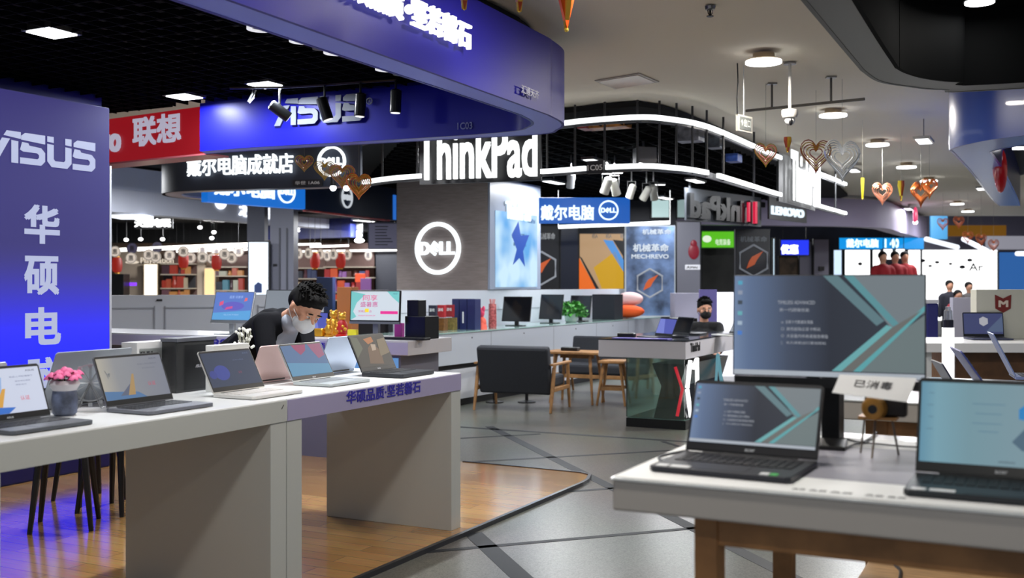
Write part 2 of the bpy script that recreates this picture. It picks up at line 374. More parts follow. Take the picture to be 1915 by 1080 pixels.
def asus(mb, x, z, w, h, y, ext, m=0, M=None):
    kx, kz = w/11.0, h/2.8
    P = lambda pts: mb.pxz([(x+a*kx, z+b*kz) for a, b in pts], y-ext, y, m, M)
    P([(0, 0), (.75, 0), (1.95, 2.1), (1.2, 2.1)])
    P([(1.35, 2.35), (3.0, 2.2), (3.0, 2.8), (1.65, 2.8)]); P([(2.1, 0), (2.75, 0), (2.75, 1.95), (2.1, 2.0)])
    for sx in (2.95, 8.4):
        P([(sx+.1, 2.15), (sx+2.5, 2.0), (sx+2.5, 2.8), (sx+.5, 2.8), (sx+.1, 2.5)])
        P([(sx, 1.25), (sx+.2, 1.95), (sx+.8, 1.9), (sx+.9, 1.7), (sx+2.1, 1.6), (sx+2.5, 1.2), (sx+2.5, .4), (sx+2.1, 0), (sx, 0), (sx, .55), (sx+1.75, .55), (sx+1.9, .7), (sx+1.9, .95), (sx+1.7, 1.1), (sx+.3, 1.1)])
    P([(5.7, 2.1), (6.35, 2.05), (6.35, .75), (6.5, .58), (7.45, .58), (7.6, .75), (7.6, 2.0), (8.25, 1.95), (8.25, .5), (7.8, 0), (6.15, 0), (5.7, .5)])
    P([(5.7, 2.3), (6.35, 2.25), (6.35, 2.8), (5.7, 2.8)]); P([(7.6, 2.2), (8.25, 2.15), (8.25, 2.8), (7.6, 2.8)])
fi = Face((-2.08, 8.55), (-.59, 7.95)); M = Matrix.Translation(fi.P) @ Matrix.Rotation(fi.rot, 4, 'Z')
a0, a1, az0, az1 = fi.rect(516, 186, 684, 239); mb = MB()
asus(mb, a0, az0+.01, a1-a0, .21, -.021, .006, 0, M)
r0 = fi.hit(694, 190); mb.ring(r0[0], r0[1], .02, .026, -.03, -.02, m=0, M=M); mb.text('R', r0[0]-.008, r0[1]-.012, h=.024, y=-.02, M=M)
mb.build('silver_logo', mat((112, 118, 134), .55), ca)
r1 = fi.hit(858, 243); mb = MB(); mb.text('1C03', r1[0], r1[1], w=.12, h=.05, y=-.022, M=M); mb.build('unit_number', mat((130, 140, 200), .5), ca)
# speaker rings recessed above soffit edge
for px, py in ((487, 52), (565, 75), (628, 97), (723, 128)):
    P = gz(px, py, 2.86); t = thing('ring_downlight', f'ring-shaped downlight peeking behind the blue canopy soffit, {dict([(487,"leftmost"),(565,"second from left"),(628,"third from left"),(723,"rightmost")])[px]} of four', 'ceiling light', P, 0, 'ring downlights behind the blue soffit')
    MB().ring(0, 0, .05, .075, -.01, .01, M=Matrix.Rotation(math.pi/2, 4, 'X')).build('rim', mat((235, 235, 240), .3, em=.9), t)
    MB().lathe([(.05, .0), (.05, .012)]).build('lens', mat((60, 60, 80), .3), t)

# red sign wall next to blue one
p0, p1 = V2(-3.74, 9.75), V2(-2.6, 9.0)
f = Face(p0, p1)
t = thing('red_sign', 'red shop sign with white lettering beside the blue canopy', 'sign', f.P, f.rot)
MB().box(-.6, f.w, 0, .05, 2.56, 2.96).build('board', mat((176, 14, 30), .4, em=.55), t)
MB().box(-.6, f.w, 0, .25, 2.545, 2.56).build('underside', mat((180, 90, 100), .3), t)
mb = MB(); a = f.rect(250, 222, 338, 274); mb.text('联想', a[0], a[2], w=a[1]-a[0], h=a[3]-a[2], y=-.002, ext=.006, bold=.03)
a = f.rect(203, 246, 236, 282); mb.text('o', a[0]+.04, a[2]-.01, h=.15, w=.14, y=-.002, ext=.02, bold=.03); mb.text('v', a[0]-.12, a[2], h=.14, w=.14, y=-.002, ext=.02, bold=.03)
mb.build('lettering', mat((196, 192, 214), .5, em=.7), t)

# spotlights on a track
tr = thing('track_rail', 'black track rail with tangled cable carrying black spotlights', 'track')
pts = [gz(x, y, 2.93) for x, y in ((430, 166), (530, 165), (610, 160), (678, 155), (742, 151))]
MB().tube([(p.x, p.y, 2.94) for p in pts], .014, 6).build('rail', BLACK, tr)
MB().tube([at(474, 160, 8.2)+Vector((0, 0, 0)), at(472, 175, 8.2), at(464, 190, 8.2), at(466, 192, 8.2), at(474, 183, 8.2), at(478, 168, 8.2)], .008, 6).build('cable', mat((150, 155, 160), .5), tr)
for px, py, y, tilt, yaw, lb in ((523, 207, 8.05, 55, 200, 'black cylindrical spotlight tilted down to the left, leftmost on the track'), (607, 203, 7.9, 18, 190, 'black cylindrical spotlight over the silver logo, second on the track'),
                                 (674, 196, 7.8, 4, 0, 'black cylindrical spotlight at the end of the silver logo, third on the track'), (740, 189, 7.7, 2, 0, 'black cylindrical spotlight hanging straight down, rightmost on the track')):
    P = at(px, py, y); t = thing('spotlight', lb, 'spotlight', (P.x, P.y, P.z), 0, 'black spotlights on the track')
    R = Matrix.Rotation(math.radians(yaw), 4, 'Z') @ Matrix.Rotation(math.radians(tilt), 4, 'Y')
    MB().lathe([(.038, -.085), (.042, -.08), (.042, .075), (.03, .085)], M=R).build('body', mat((16, 17, 20), .35, coat=.3), t, smooth=True)
    MB().tube([(0, 0, .0), (0, 0, .1), (0, 0, 2.93-P.z)], .009, 6).build('bracket', BLACK, t)
    MB().lathe([(.034, -.088), (.034, -.084)], M=R).build('lens', mat((255, 255, 255), .3, em=1.2), t)
# desk spots: lamps of the booth lighting the desks
for k, (u, v) in enumerate(((-1.4, .5), (-.2, .45), (.9, .5), (2.2, .6))):
    pass

# ================================================================== TALL BLUE LIGHTBOX
bq = gz(7, 909, .02); ZT = 2.80
b0 = bq+A*ray(-90, bq, A); b1 = bq+A*ray(203, bq, A); f = Face(b0, b1); ZT = f.hit(203, 202)[1]
t = thing('lightbox', 'tall blue backlit sign with vertical lettering standing behind the desk', 'sign', f.P, f.rot)
MB().box(0, f.w, 0, .16, 0.02, ZT).build('cabinet', mat((60, 60, 110), .4), t)
MB().box(.0, f.w-.004, -.012, -.001, .2, ZT-.005).build('backlit_print', grad_panel((22, 30, 255), (62, 57, 124), .75, 1.75, 1.6, .78), t)
MB().box(.0, f.w-.004, -.012, -.001, .03, .199).build('plinth', mat((16, 18, 84), .4), t)
MB().box(f.w, f.w+.02, -.012, .16, .02, f.hit(203, 310)[1]).build('side_trim', mat((190, 192, 200), .4), t)
mb = MB(); a = f.rect(-18, 262, 177, 322)
asus(mb, a[0]-.02, f.hit(177, 322)[1]+.0, a[1]-a[0]+.02, f.hit(177, 268)[1]-f.hit(177, 322)[1], -.013, .004)
for ch, y0, y1, x0, x1 in (('华', 383, 452, 45, 107), ('硕', 480, 549, 45, 106), ('电', 577, 644, 47, 109)):
    a = f.rect(x0, y0, x1, y1); mb.text(ch, a[0], a[2], w=a[1]-a[0], h=a[3]-a[2], y=-.013, ext=.003, bold=.035)
a = f.rect(48, 672, 108, 738); mb.text('脑', a[0], a[2], w=a[1]-a[0], h=a[3]-a[2], y=-.013, ext=.003, bold=.035)
mb.build('lettering', mat((196, 204, 238), .4, em=.75), t)
f2 = Face(b0-B*.3, b1-B*.3); zt2 = f2.hit(190, 178)[1]
struct('wall_left', MB().box(-3, f2.hit(190, 178)[0], .0, .06, 0.02, zt2, M=Matrix.Translation(f2.P) @ Matrix.Rotation(f2.rot, 4, 'Z')), mat((14, 18, 110), .5))

# ================================================================== DISPLAY DESKS
SD = gz(536, 745.5, .927); SD.z = 0
def desk(loc, L, label, lilac):
    t = thing('display_desk', label, 'desk', loc, RA, 'white display desks in a row')
    H, D, T = .927, .89, .10; m = mat((190, 193, 190), .42)
    MB().box(0, L, 0, D, H-T, H).build('worktop', mat((226, 228, 228), .22), t, bevel=.003)
    MB().box(0.001, L-.001, -.004, -.0005, H-T, H-.006).build('front_strip', mat((166, 160, 196), .42) if lilac else m, t)
    for x in (0, L-.107): MB().box(x, x+.107, 0, D, .02, H-T-.001).build('leg_panel', m, t, bevel=.002)
    return t
d1 = desk(SD-A*1.575, 1.572, 'white display desk with plain front, nearer one beside the tall blue lightbox', 0)
d2 = desk(SD+A*.003, 1.585, 'white display desk with blue slogan on its lilac front, farther one on the wood floor', 1)
f = Face(SD, SD+A); mb = MB(); a = f.rect(646, 722, 784, 756); lo = f.hit(646, 757)
mb.text('华硕品质·坚若磐石', a[0], lo[1]+.004, w=a[1]-a[0], h=.062, y=-.005, ext=.002, bold=.02)
mb.build('lettering', mat((52, 46, 170), .4), d2)
mb = MB(); q = f.hit(521, 762); mb.tube([(1.535, -.003, q[1]-.008), (1.55, -.003, q[1]+.01)], .003, 5); mb.build('scratch_mark', DARK, d1)
def dk(u, v, z=.927): return SD+A*u-B*v+Vector((0, 0, z))

# ------------------------------------------------------------------ laptops
def gradmat(stops, w):
    m = bpy.data.materials.new('screen_image'); m.use_nodes = True; nt = m.node_tree; p = nt.nodes['Principled BSDF']; L = nt.links.new
    tc = nt.nodes.new('ShaderNodeTexCoord'); sx = nt.nodes.new('ShaderNodeSeparateXYZ'); mr = nt.nodes.new('ShaderNodeMapRange')
    L(tc.outputs['Object'], sx.inputs[0]); L(sx.outputs['X'], mr.inputs['Value']); mr.inputs['From Min'].default_value = -w/2; mr.inputs['From Max'].default_value = w/2
    rp = nt.nodes.new('ShaderNodeValToRGB'); e = rp.color_ramp.elements; e[0].position, e[1].position = stops[0][0], stops[-1][0]; e[0].color, e[1].color = S(*stops[0][1]), S(*stops[-1][1])
    for a, c in stops[1:-1]: q = e.new(a); q.color = S(*c)
    L(mr.outputs[0], rp.inputs[0]); L(rp.outputs[0], p.inputs['Emission Color']); p.inputs['Emission Strength'].default_value = .8
    p.inputs['Base Color'].default_value = (.01, .01, .012, 1); p.inputs['Roughness'].default_value = .4; p.inputs['Specular IOR Level'].default_value = .3
    return m
def graphic(kind, w):
    """list of (polygon or text, material) drawn on a unit screen x 0..1, z 0..1"""
    g = []
    if kind == 'dark':
        g = [([(0, 0), (1, 0), (1, 1), (0, 1)], gradmat([(0, (122, 144, 178)), (.08, (102, 122, 156)), (.3, (74, 84, 104)), (.52, (48, 53, 64)), (1, (58, 64, 74))], w)),
             ([(.62, 1), (1, 1), (1, .64), (.84, .47)], mat((120, 130, 136), .45, em=.8)),
             ([(.6, .06), (1, .62), (1, .06)], mat((112, 126, 128), .45, em=.8)),
             ([(.48, 1), (.56, 1), (.80, .56), (.76, .51)], mat((98, 128, 136), .45, em=.8)), ([(.59, 1), (.64, 1), (.88, .52), (.85, .49)], mat((94, 150, 158), .45, em=.8)),
             ([(.53, .06), (.58, .06), (.84, .50), (.81, .52)], mat((110, 176, 180), .45, em=.8)), ([(.64, .06), (.68, .06), (1, .66), (1, .71)], mat((96, 170, 176), .45, em=.8)),
             ([(.58, .06), (.64, .06), (.99, .67), (.84, .50)], mat((110, 112, 110), .45, em=.8)),
             ([(0, 0), (1, 0), (1, .05), (0, .05)], mat((178, 186, 196), .45, em=.8))]
        wt = mat((190, 196, 206), .4, em=.6)
        for t_, x, z, ww in (('TIMELESS ADVANCED', .24, .715, .20), ('新一代超强性能', .25, .64, .16), ('ω  全新十代酷睿处理器', .26, .52, .17), ('□  高性能独立显卡畅玩', .26, .45, .21), ('○  大容量内存高速固态硬盘', .26, .38, .25), ('▯  长久续航出行更加轻松', .26, .31, .24)):
            g.append(((t_, x, z, ww, .035), wt))
        for i, z in enumerate((.93, .83, .73, .62, .52, .42)): g.append(([(.02, z-.02), (.045, z-.02), (.045, z+.02), (.02, z+.02)], mat([(90, 170, 200), (150, 160, 180), (70, 80, 90), (110, 180, 190), (170, 190, 210), (80, 130, 210)][i], .3, em=.8)))
    if kind == 'ascent':
        g = [([(0, 0), (1, 0), (1, 1), (0, 1)], mat((205, 212, 232), .45, em=.85)), ([(0, .05), (.3, .05), (.45, .35), (.5, .8), (.2, .95), (0, .8)], mat((150, 180, 225), .45, em=.85)),
             ([(0, .75), (.1, .55), (.32, .8), (.28, 1), (0, 1)], mat((22, 24, 44), .45, em=.85)), ([(.3, .05), (.48, .55), (.52, .55), (.42, .05)], mat((214, 160, 70), .45, em=.85)),
             ([(0, 0), (.5, 0), (.6, .12), (.0, .2)], mat((48, 110, 200), .45, em=.85)), ([(.22, .05), (.4, .3), (.38, .05)], mat((40, 60, 110), .45, em=.85))]
        wt = mat((110, 120, 160), .4, em=.7)
        g += [(('ASUS', .82, .9, .12, .04), mat((40, 50, 90), .4, em=.6)), (('新品上市轻薄随行', .6, .78, .3, .035), wt), (('高色域全面屏', .66, .68, .2, .03), wt), (('性能出众', .66, .6, .14, .03), wt), (('认证', .68, .26, .12, .1), mat((226, 60, 90), .4, em=.8))]
    if kind == 'blue':
        g = [([(0, 0), (1, 0), (1, 1), (0, 1)], mat((44, 58, 86), .45, em=.75)), (([(.28+.15*math.cos(k/3), .4+.22*math.sin(k/3)) for k in range(19)]), mat((50, 66, 150), .45, em=.75)),
             (([(.1+.07*math.cos(k/3), .36+.12*math.sin(k/3)) for k in range(19)]), mat((46, 60, 140), .45, em=.75)),
             (('ASUS', .82, .9, .12, .04), mat((90, 110, 150), .4, em=.7)), (('轻薄全面屏', .58, .72, .22, .035), mat((90, 104, 140), .4, em=.7)), (('认证', .6, .34, .07, .06), mat((160, 60, 90), .4, em=.7))]
    if kind == 'pinkblue':
        g = [([(0, 0), (1, 0), (1, 1), (0, 1)], mat((76, 108, 150), .45, em=.8)), ([(.25, 1), (.6, 1), (.55, .8), (.4, .66), (.3, .85)], mat((150, 66, 104), .45, em=.8)),
             ([(.65, 1), (.98, 1), (.98, .6), (.8, .5), (.7, .8)], mat((148, 86, 118), .45, em=.8)), ([(0, 0), (1, 0), (1, .3), (0, .45)], mat((84, 140, 176), .45, em=.8))]
    if kind == 'game':
        g = [([(0, 0), (1, 0), (1, 1), (0, 1)], mat((62, 58, 52), .45, em=.7)), ([(.3, .1), (.7, .05), (.75, .5), (.55, .75), (.4, .6)], mat((110, 84, 62), .45, em=.7)),
             ([(.36, .9), (.62, .96), (.64, .8), (.45, .72)], mat((176, 110, 60), .45, em=.7)), ([(.5, .5), (.62, .52), (.66, .7), (.52, .72)], mat((180, 160, 140), .45, em=.7)),
             ([(0, .3), (.25, .6), (.2, .95), (0, 1)], mat((92, 96, 80), .45, em=.7)), ([(.68, .3), (1, .4), (1, .9), (.75, .85)], mat((122, 108, 84), .45, em=.7))]
    if kind == 'pale':
        g = [([(0, 0), (1, 0), (1, 1), (0, 1)], gradmat([(0, (104, 154, 178)), (.1, (128, 172, 188)), (.3, (124, 160, 172)), (1, (138, 158, 168))], w)),
             ([(.6, .58), (.7, .55), (.85, .62), (.84, .85), (.68, .82), (.6, .7)], mat((36, 126, 190), .25, em=.9)), ([(.56, .3), (.66, .52), (.8, .6), (.95, .5), (.9, .3), (.75, .18), (.62, .2)], mat((78, 106, 126), .45, em=.8)),
             (('windows', .48, .04, .1, .03), mat((50, 60, 80), .4, em=.6))]
        for i, (x, z, w_) in enumerate(((.32, .74, .2), (.34, .62, .16), (.32, .5, .18), (.36, .4, .12), (.05, .85, .03), (.04, .7, .04), (.05, .55, .03), (.04, .4, .04))):
            g.append(([(x, z), (x+w_, z), (x+w_, z+.012), (x, z+.012)], mat((104, 140, 160), .3, em=.75)))
    if kind == 'promo':
        g = [([(0, 0), (1, 0), (1, 1), (0, 1)], mat((206, 216, 226), .3, em=1)), ([(0, 0), (.12, .12), (.05, .3), (.12, .6), (.3, .9), (0, 1)], mat((120, 196, 196), .3, em=1)),
             ([(.75, 1), (1, 1), (1, .6), (.86, .8)], mat((120, 200, 200), .3, em=1)), ([(.62, .22), (.98, .22), (.98, .32), (.62, .32)], mat((230, 60, 150), .3, em=1)),
             (('同享', .25, .68, .3, .2), mat((226, 40, 130), .3, em=1)), (('盛暑惠', .2, .46, .36, .18), mat((200, 44, 140), .3, em=1)), (('至高返01台', .16, .27, .28, .08), mat((200, 50, 130), .3, em=1)),
             (('ASUS', .87, .9, .09, .04), mat((30, 60, 120), .3, em=.8)), (('校园优惠购机季', .16, .14, .36, .04), mat((220, 60, 150), .3, em=1)), ([(.3, .28), (.38, .28), (.38, .4), (.3, .4)], mat((250, 220, 60), .3, em=1))]
    if kind == 'market':
        g = [([(0, 0), (1, 0), (1, 1), (0, 1)], mat((96, 124, 196), .3, em=1)), ([(0, 0), (1, 0), (1, .35), (0, .25)], mat((96, 160, 214), .3, em=1)), (([(.5+.3*math.cos(k/3), .5+.16*math.sin(k/3)) for k in range(19)]), mat((104, 100, 190), .3, em=1)),
             (('盛夏 优惠季', .38, .78, .36, .1), mat((160, 186, 240), .3, em=1)), ([(.14, .5), (.24, .56), (.24, .7), (.14, .64)], mat((220, 90, 130), .3, em=1)), ([(.78, .66), (.86, .7), (.86, .8), (.8, .8)], mat((220, 110, 120), .3, em=1)),
             ([(.3, .36), (.5, .42), (.5, .5), (.34, .46)], mat((200, 90, 150), .3, em=1)), (('线上线下同价', .3, .16, .4, .05), mat((170, 200, 240), .3, em=1))]
    if kind == 'hex':
        g = [([(0, 0), (1, 0), (1, 1), (0, 1)], mat((66, 72, 112), .3, em=.8)), ([(.4, .75), (.5, .85), (.62, .75), (.62, .5), (.5, .38), (.4, .5)], mat((168, 168, 176), .3, em=.9)), ([(.55, .1), (1, .9), (1, .1)], mat((86, 100, 130), .3, em=.8))]
    if kind == 'off':
        g = [([(0, 0), (1, 0), (1, 1), (0, 1)], mat((20, 21, 26), .12)), ([(.3, .2), (.6, .1), (.7, .6), (.4, .9)], mat((34, 30, 30), .12))]
    if kind == 'plain':
        g = [([(0, 0), (1, 0), (1, 1), (0, 1)], mat((150, 158, 168), .3, em=.7))]
    if kind == 'purple':
        g = [([(0, 0), (1, 0), (1, 1), (0, 1)], mat((84, 92, 178), .3, em=.9)), ([(0, 0), (.5, 0), (.3, 1), (0, 1)], mat((120, 130, 210), .3, em=.9))]
    if kind == 'ascent_dim':  # greyish glare is mixed into the picture colours
        g = [([(0, 0), (1, 0), (1, 1), (0, 1)], gradmat([(0, (186, 180, 166)), (.25, (150, 152, 156)), (1, (132, 136, 150))], w)), ([(0, 0), (.62, 0), (.5, .14), (.0, .22)], mat((84, 124, 170), .45, em=.7)), ([(.22, .08), (.4, .34), (.46, .34), (.44, .08)], mat((96, 104, 128), .45, em=.7)),
             ([(.34, .08), (.47, .58), (.5, .58), (.45, .08)], mat((178, 146, 96), .45, em=.7)), (('ASUS', .8, .9, .12, .04), mat((90, 96, 120), .4, em=.6)), (('新品上市轻薄随行', .6, .78, .3, .035), mat((120, 124, 140), .4, em=.6)), (('高色域全面屏', .66, .68, .2, .03), mat((120, 124, 140), .4, em=.6)), (('认证', .68, .26, .12, .1), mat((206, 84, 110), .4, em=.7))]
    return g
def screen(kind, w, h, parent, M, name='screen'):
    mb = MB(); mats = []
    for i, (p, m) in enumerate(graphic(kind, w)):
        y = -.0006-.0002*i; mats.append(m)
        if isinstance(p, tuple): mb.text(p[0], p[1]*w-w/2, p[2]*h, w=p[3]*w, h=p[4]*h, y=y, ext=.0001, m=i, bold=.01, M=M)
        elif i == 0: mb.box(-w/2, w/2, -.0006, .0005, 0, h, m=i, M=M)
        else:
            vs = [(x*w-w/2, y, z*h) for x, z in p]; mb.add(vs, [tuple(range(len(vs)))], i, M)
    return mb.build(name, mats, parent)
SPOTW = mat((235, 238, 240), .4); SPOTG = mat((70, 190, 90), .4)
def laptop(label, loc, rot, W=.36, D=.24, kind='off', body=None, bez=None, ang=112, th=.017, H=None, logo=None, stickers=True, group='open laptops on the display desks', keys=None, extra=None):
    body = body or SILVER; bez = bez or BLACK; H = H or W*.62
    t = thing('laptop', label, 'laptop', loc, rot, group)
    # base: front towards -y
    MB().prism([(-W/2+.012, 0), (W/2-.012, 0), (W/2, .012), (W/2, D), (-W/2, D), (-W/2, .012)], .003, th).build('base', body, t, bevel=.002)
    ks = MB(); cols, rows = 14, 5; kw, kd = (W*.86)/cols, (D*.46)/rows
    for r in range(rows):
        for c in range(cols):
            x = -W*.43+c*kw; y = D*.42+r*kd; ks.box(x+kw*.08, x+kw*.92, y+kd*.1, y+kd*.9, th, th+.0022)
    ks.build('keyboard', keys or mat((34, 36, 40), .5), t)
    MB().box(-W*.17, W*.17, D*.06, D*.36, th, th+.0006).build('touchpad', body, t)
    if stickers:
        MB().box(-W*.46, -W*.38, D*.05, D*.15, th, th+.0009).box(-W*.36, -W*.22, D*.05, D*.15, th, th+.0009).box(W*.28, W*.34, D*.05, D*.15, th, th+.0009).box(W*.35, W*.40, D*.05, D*.15, th, th+.0009, m=1).build('stickers', [SPOTW, SPOTG], t)
    M = Matrix.Translation((0, D-.006, th*.75)) @ Matrix.Rotation(math.radians(-(ang-90)), 4, 'X')
    lid = MB().pxz([(-W/2, .008), (W/2, .008), (W/2, H-.008), (W/2-.008, H), (-W/2+.008, H), (-W/2, H-.008)], 0, .006, M=M).build('lid', bez if bez is not BLACK else [body][0], t)
    MB().pxz([(-W/2+.002, .012), (W/2-.002, .012), (W/2-.002, H-.009), (W/2-.009, H-.002), (-W/2+.009, H-.002), (-W/2+.002, H-.009)], -.0012, 0, M=M).build('bezel', bez, lid)
    MB().tube([(-W*.36, D-.004, th*.8), (W*.36, D-.004, th*.8)], .006, 8).build('hinge', bez, t)
    S_ = Matrix.Translation((0, 0, .001)); o = screen(kind, W-.016, H-.045, lid, M @ Matrix.Translation((0, -.0012, .034)))
    if logo: MB().text(logo, -.014, .016, w=.028, h=.007, y=-.0014, ext=.0002, M=M).build('badge', mat((190, 195, 200), .3), lid)
    return t
def lap_at(u0, u1, v, **k):
    W = u1-u0; P = dk((u0+u1)/2, v); return laptop(loc=P-Vector((0, 0, 0))+(-B)*0, rot=RA, W=W, **k)
GREYM = mat((92, 96, 102), .35, .5)
lap_at(-1.36, -1.01, .08, label='dark grey laptop on near desk showing bright blue and white wallpaper', kind='ascent', body=GREYM, logo='ASUS', ang=110, stickers=False)
lap_at(-.735, -.37, .085, label='grey laptop on near desk beside the ferris wheel ornament, pale glare on its screen', kind='ascent_dim', body=mat((110, 112, 120), .35, .5), ang=112, stickers=False)
lap_at(-.115, .24, .09, label='silver laptop before the white reading box, navy screen with round blue shapes', kind='blue', body=mat((214, 212, 208), .3, .4), ang=118, keys=mat((190, 186, 182), .5), stickers=False)
lap_at(.52, .875, .14, label='silver laptop right of the pink lid, blue screen with pink petals', kind='pinkblue', body=mat((190, 196, 198), .3, .5), ang=118, logo='ASUS', keys=mat((150, 155, 160), .5), stickers=False)
lap_at(1.10, 1.45, .09, label='thick black gaming laptop at far end of desk with brown game artwork', kind='game', body=mat((44, 46, 52), .4, .3), ang=116, th=.024, D=.27, H=.235, logo='ROG', stickers=False)

# laptops seen from behind (they face the staff side)
def lap_back(u, v, label, col, W=.34, ang=112, **k):
    laptop(label, dk(u, v), RA+math.pi, W=W, D=.235, kind='plain', body=mat(col, .35, .4), ang=ang, stickers=False, group='laptops turned to the staff side of the desks', **k)
lap_back(.60, .83, 'rose pink laptop seen from behind between the two silver laptops', (226, 196, 192), W=.33)
lap_back(1.22, .86, 'pale silver blue laptop seen from behind, partly hidden by the gaming laptop', (190, 204, 226), W=.36)
lap_back(-.62, .84, 'grey laptop seen from behind, wide lid behind the ferris wheel ornament', (150, 156, 164), W=.40)
lap_back(-1.22, .84, 'light silver laptop seen from behind at the left edge, before the lightbox', (200, 202, 206), W=.36)

# ------------------------------------------------------------------ small things on the desks
def desku(px, v): return ray(px, SD-B*v, A)
# flower pot
u = desku(121, .40); t = thing('flower_vase', 'marbled blue grey vase of pink flowers on near desk', 'vase', dk(u, .40), RA)
MB().lathe([(.035, 0), (.046, .01), (.05, .06), (.045, .10), (.04, .11)]).build('pot', mat((78, 86, 108), .5, noise=.5, scale=18), t, smooth=True)
MB().lathe([(.045, .1), (.058, .125), (.05, .14), (.02, .13)]).build('paper_wrap', mat((190, 186, 190), .7), t, smooth=True)
mb = MB()
for k in range(16):
    a, r = k*2.4, .012*math.sqrt(k)*1.25; c = (r*math.cos(a)*1.1, r*math.sin(a), .165+.03*(1-r/.06)+random.uniform(-.01, .01))
    for j in range(5):
        b = j*1.257+k; R = Matrix.Translation(c) @ Matrix.Rotation(b, 4, 'Z') @ Matrix.Rotation(.7, 4, 'Y')
        mb.ball((.012, 0, .0), .016, .012, .005, n=8, M=R)
mb.build('blossoms', mat((208, 92, 140), .6), t, smooth=True)
mb = MB()
for k in range(7):
    a = k*.9; mb.tube([(0, 0, .1), (.02*math.cos(a), .02*math.sin(a), .14), (.06*math.cos(a), .06*math.sin(a), .155+.01*(k % 3))], [.003, .003, .001], 5)
mb.build('stems', mat((60, 90, 50), .6), t)
# ferris wheel ornament
u = desku(186, .40); t = thing('ferris_wheel_ornament', 'silver wire ferris wheel ornament on white base between two laptops', 'ornament', dk(u-.02, .43), RA-.9)
MB().box(-.07, .07, -.03, .03, 0, .012).build('base', mat((220, 220, 222), .3), t, bevel=.003)
mb = MB()
for y in (-.02, .02):
    for s in (-1, 1): mb.tube([(s*.045, y, .012), (0, y, .115)], .002, 5)
mb.build('stand', METAL, t)
wh = MB()
for y in (-.012, .012): wh.ring(0, .115, .073, .076, y-.001, y+.001, n=30)
for k in range(12):
    a = k*math.pi/6; c, s = math.cos(a), math.sin(a)
    for y in (-.012, .012): wh.tube([(0, y, .115), (.075*c, y, .115+.075*s)], .0012, 4)
    wh.tube([(.075*c, -.012, .115+.075*s), (.075*c, .012, .115+.075*s)], .0012, 4); 
wh.build('wheel', SILVER, t)
cb = MB()
for k in range(12):
    a = k*math.pi/6; cb.box(.08*math.cos(a)-.007, .08*math.cos(a)+.007, -.007, .007, .115+.08*math.sin(a)-.016, .115+.08*math.sin(a)-.002)
cb.build('cabins', SILVER, t)
# reading box
u0, u1 = desku(399, .5), desku(466, .5)
t = thing('reading_box', 'white book-like box lettered Reading behind the silver laptop', 'box', dk((u0+u1)/2, .5), RA)
w = (u1-u0); h = .135
MB().box(-w/2, w/2, 0, .05, 0, .225).build('box', mat((230, 230, 226), .6), t, bevel=.002)
MB().text('Reading', -w*.30, .178, w=w*.62, h=.02, y=-.0005, ext=.001, bold=.02).build('lettering', mat((50, 50, 54), .5), t)
u = desku(457, .62); t = thing('dried_flower_spray', 'small white dried flower spray behind the Reading box', 'flowers', dk(u, .62), 0)
mb = MB()
for k in range(9):
    a = k*.7; mb.tube([(0, 0, 0), (.01*math.cos(a), .01*math.sin(a), .15), (.035*math.cos(a), .035*math.sin(a), .27+.01*(k % 4))], .0018, 4)
mb.build('stems', mat((190, 190, 170), .7), t)
mb = MB()
for k in range(34):
    a = k*2.4; r = .012+.0012*k; mb.ball((r*math.cos(a), r*math.sin(a), .24+.05*math.sin(k*1.7)), .008, n=6)
mb.build('blossoms', mat((240, 240, 232), .7), t, smooth=True)
MB().lathe([(.03, 0), (.034, .06), (.028, .12)]).build('vase', WHITE, t, smooth=True)
# black laptop carton
u0, u1 = desku(333, .62), desku(407, .62)
t = thing('laptop_carton', 'black glossy laptop carton standing on the desk', 'box', dk((u0+u1)/2-.02, .62), RA)
w = u1-u0-.01
MB().box(-w/2, w/2, 0, .09, 0, .245).build('carton', mat((34, 35, 38), .18), t, bevel=.002)
MB().box(-w/2-.004, w/2+.004, -.012, .095, .245, .262).build('lid', mat((88, 90, 100), .4), t, bevel=.001)
mb = MB(); asus(mb, .0, .115, .045, .014, -.0005, .0008); mb.build('logo', mat((200, 200, 205), .3), t)
# white shelf stand
u0, u1 = desku(256, .74), desku(331, .74)
t = thing('display_stand', 'white open stand with FULL STOP lettering left of the black carton', 'stand', dk((u0+u1)/2, .74), RA)
w = u1-u0
MB().box(-w/2, w/2, 0, .1, .215, .245).box(-w/2, w/2, 0, .1, 0, .02).box(-w/2, -w/2+.015, 0, .1, .02, .215).box(w/2-.015, w/2, 0, .1, .02, .215).build('frame', mat((222, 222, 222), .5), t)
MB().box(-w/2+.015, w/2-.015, .03, .036, .02, .215).build('card', mat((214, 216, 214), .5), t)
MB().text('FULL', -w*.3, .18, w=.085, h=.018, y=.029, ext=.001, bold=.03).text('STOP', -w*.3, .155, w=.085, h=.018, y=.029, ext=.001, bold=.03).build('lettering', mat((60, 60, 62), .5), t)

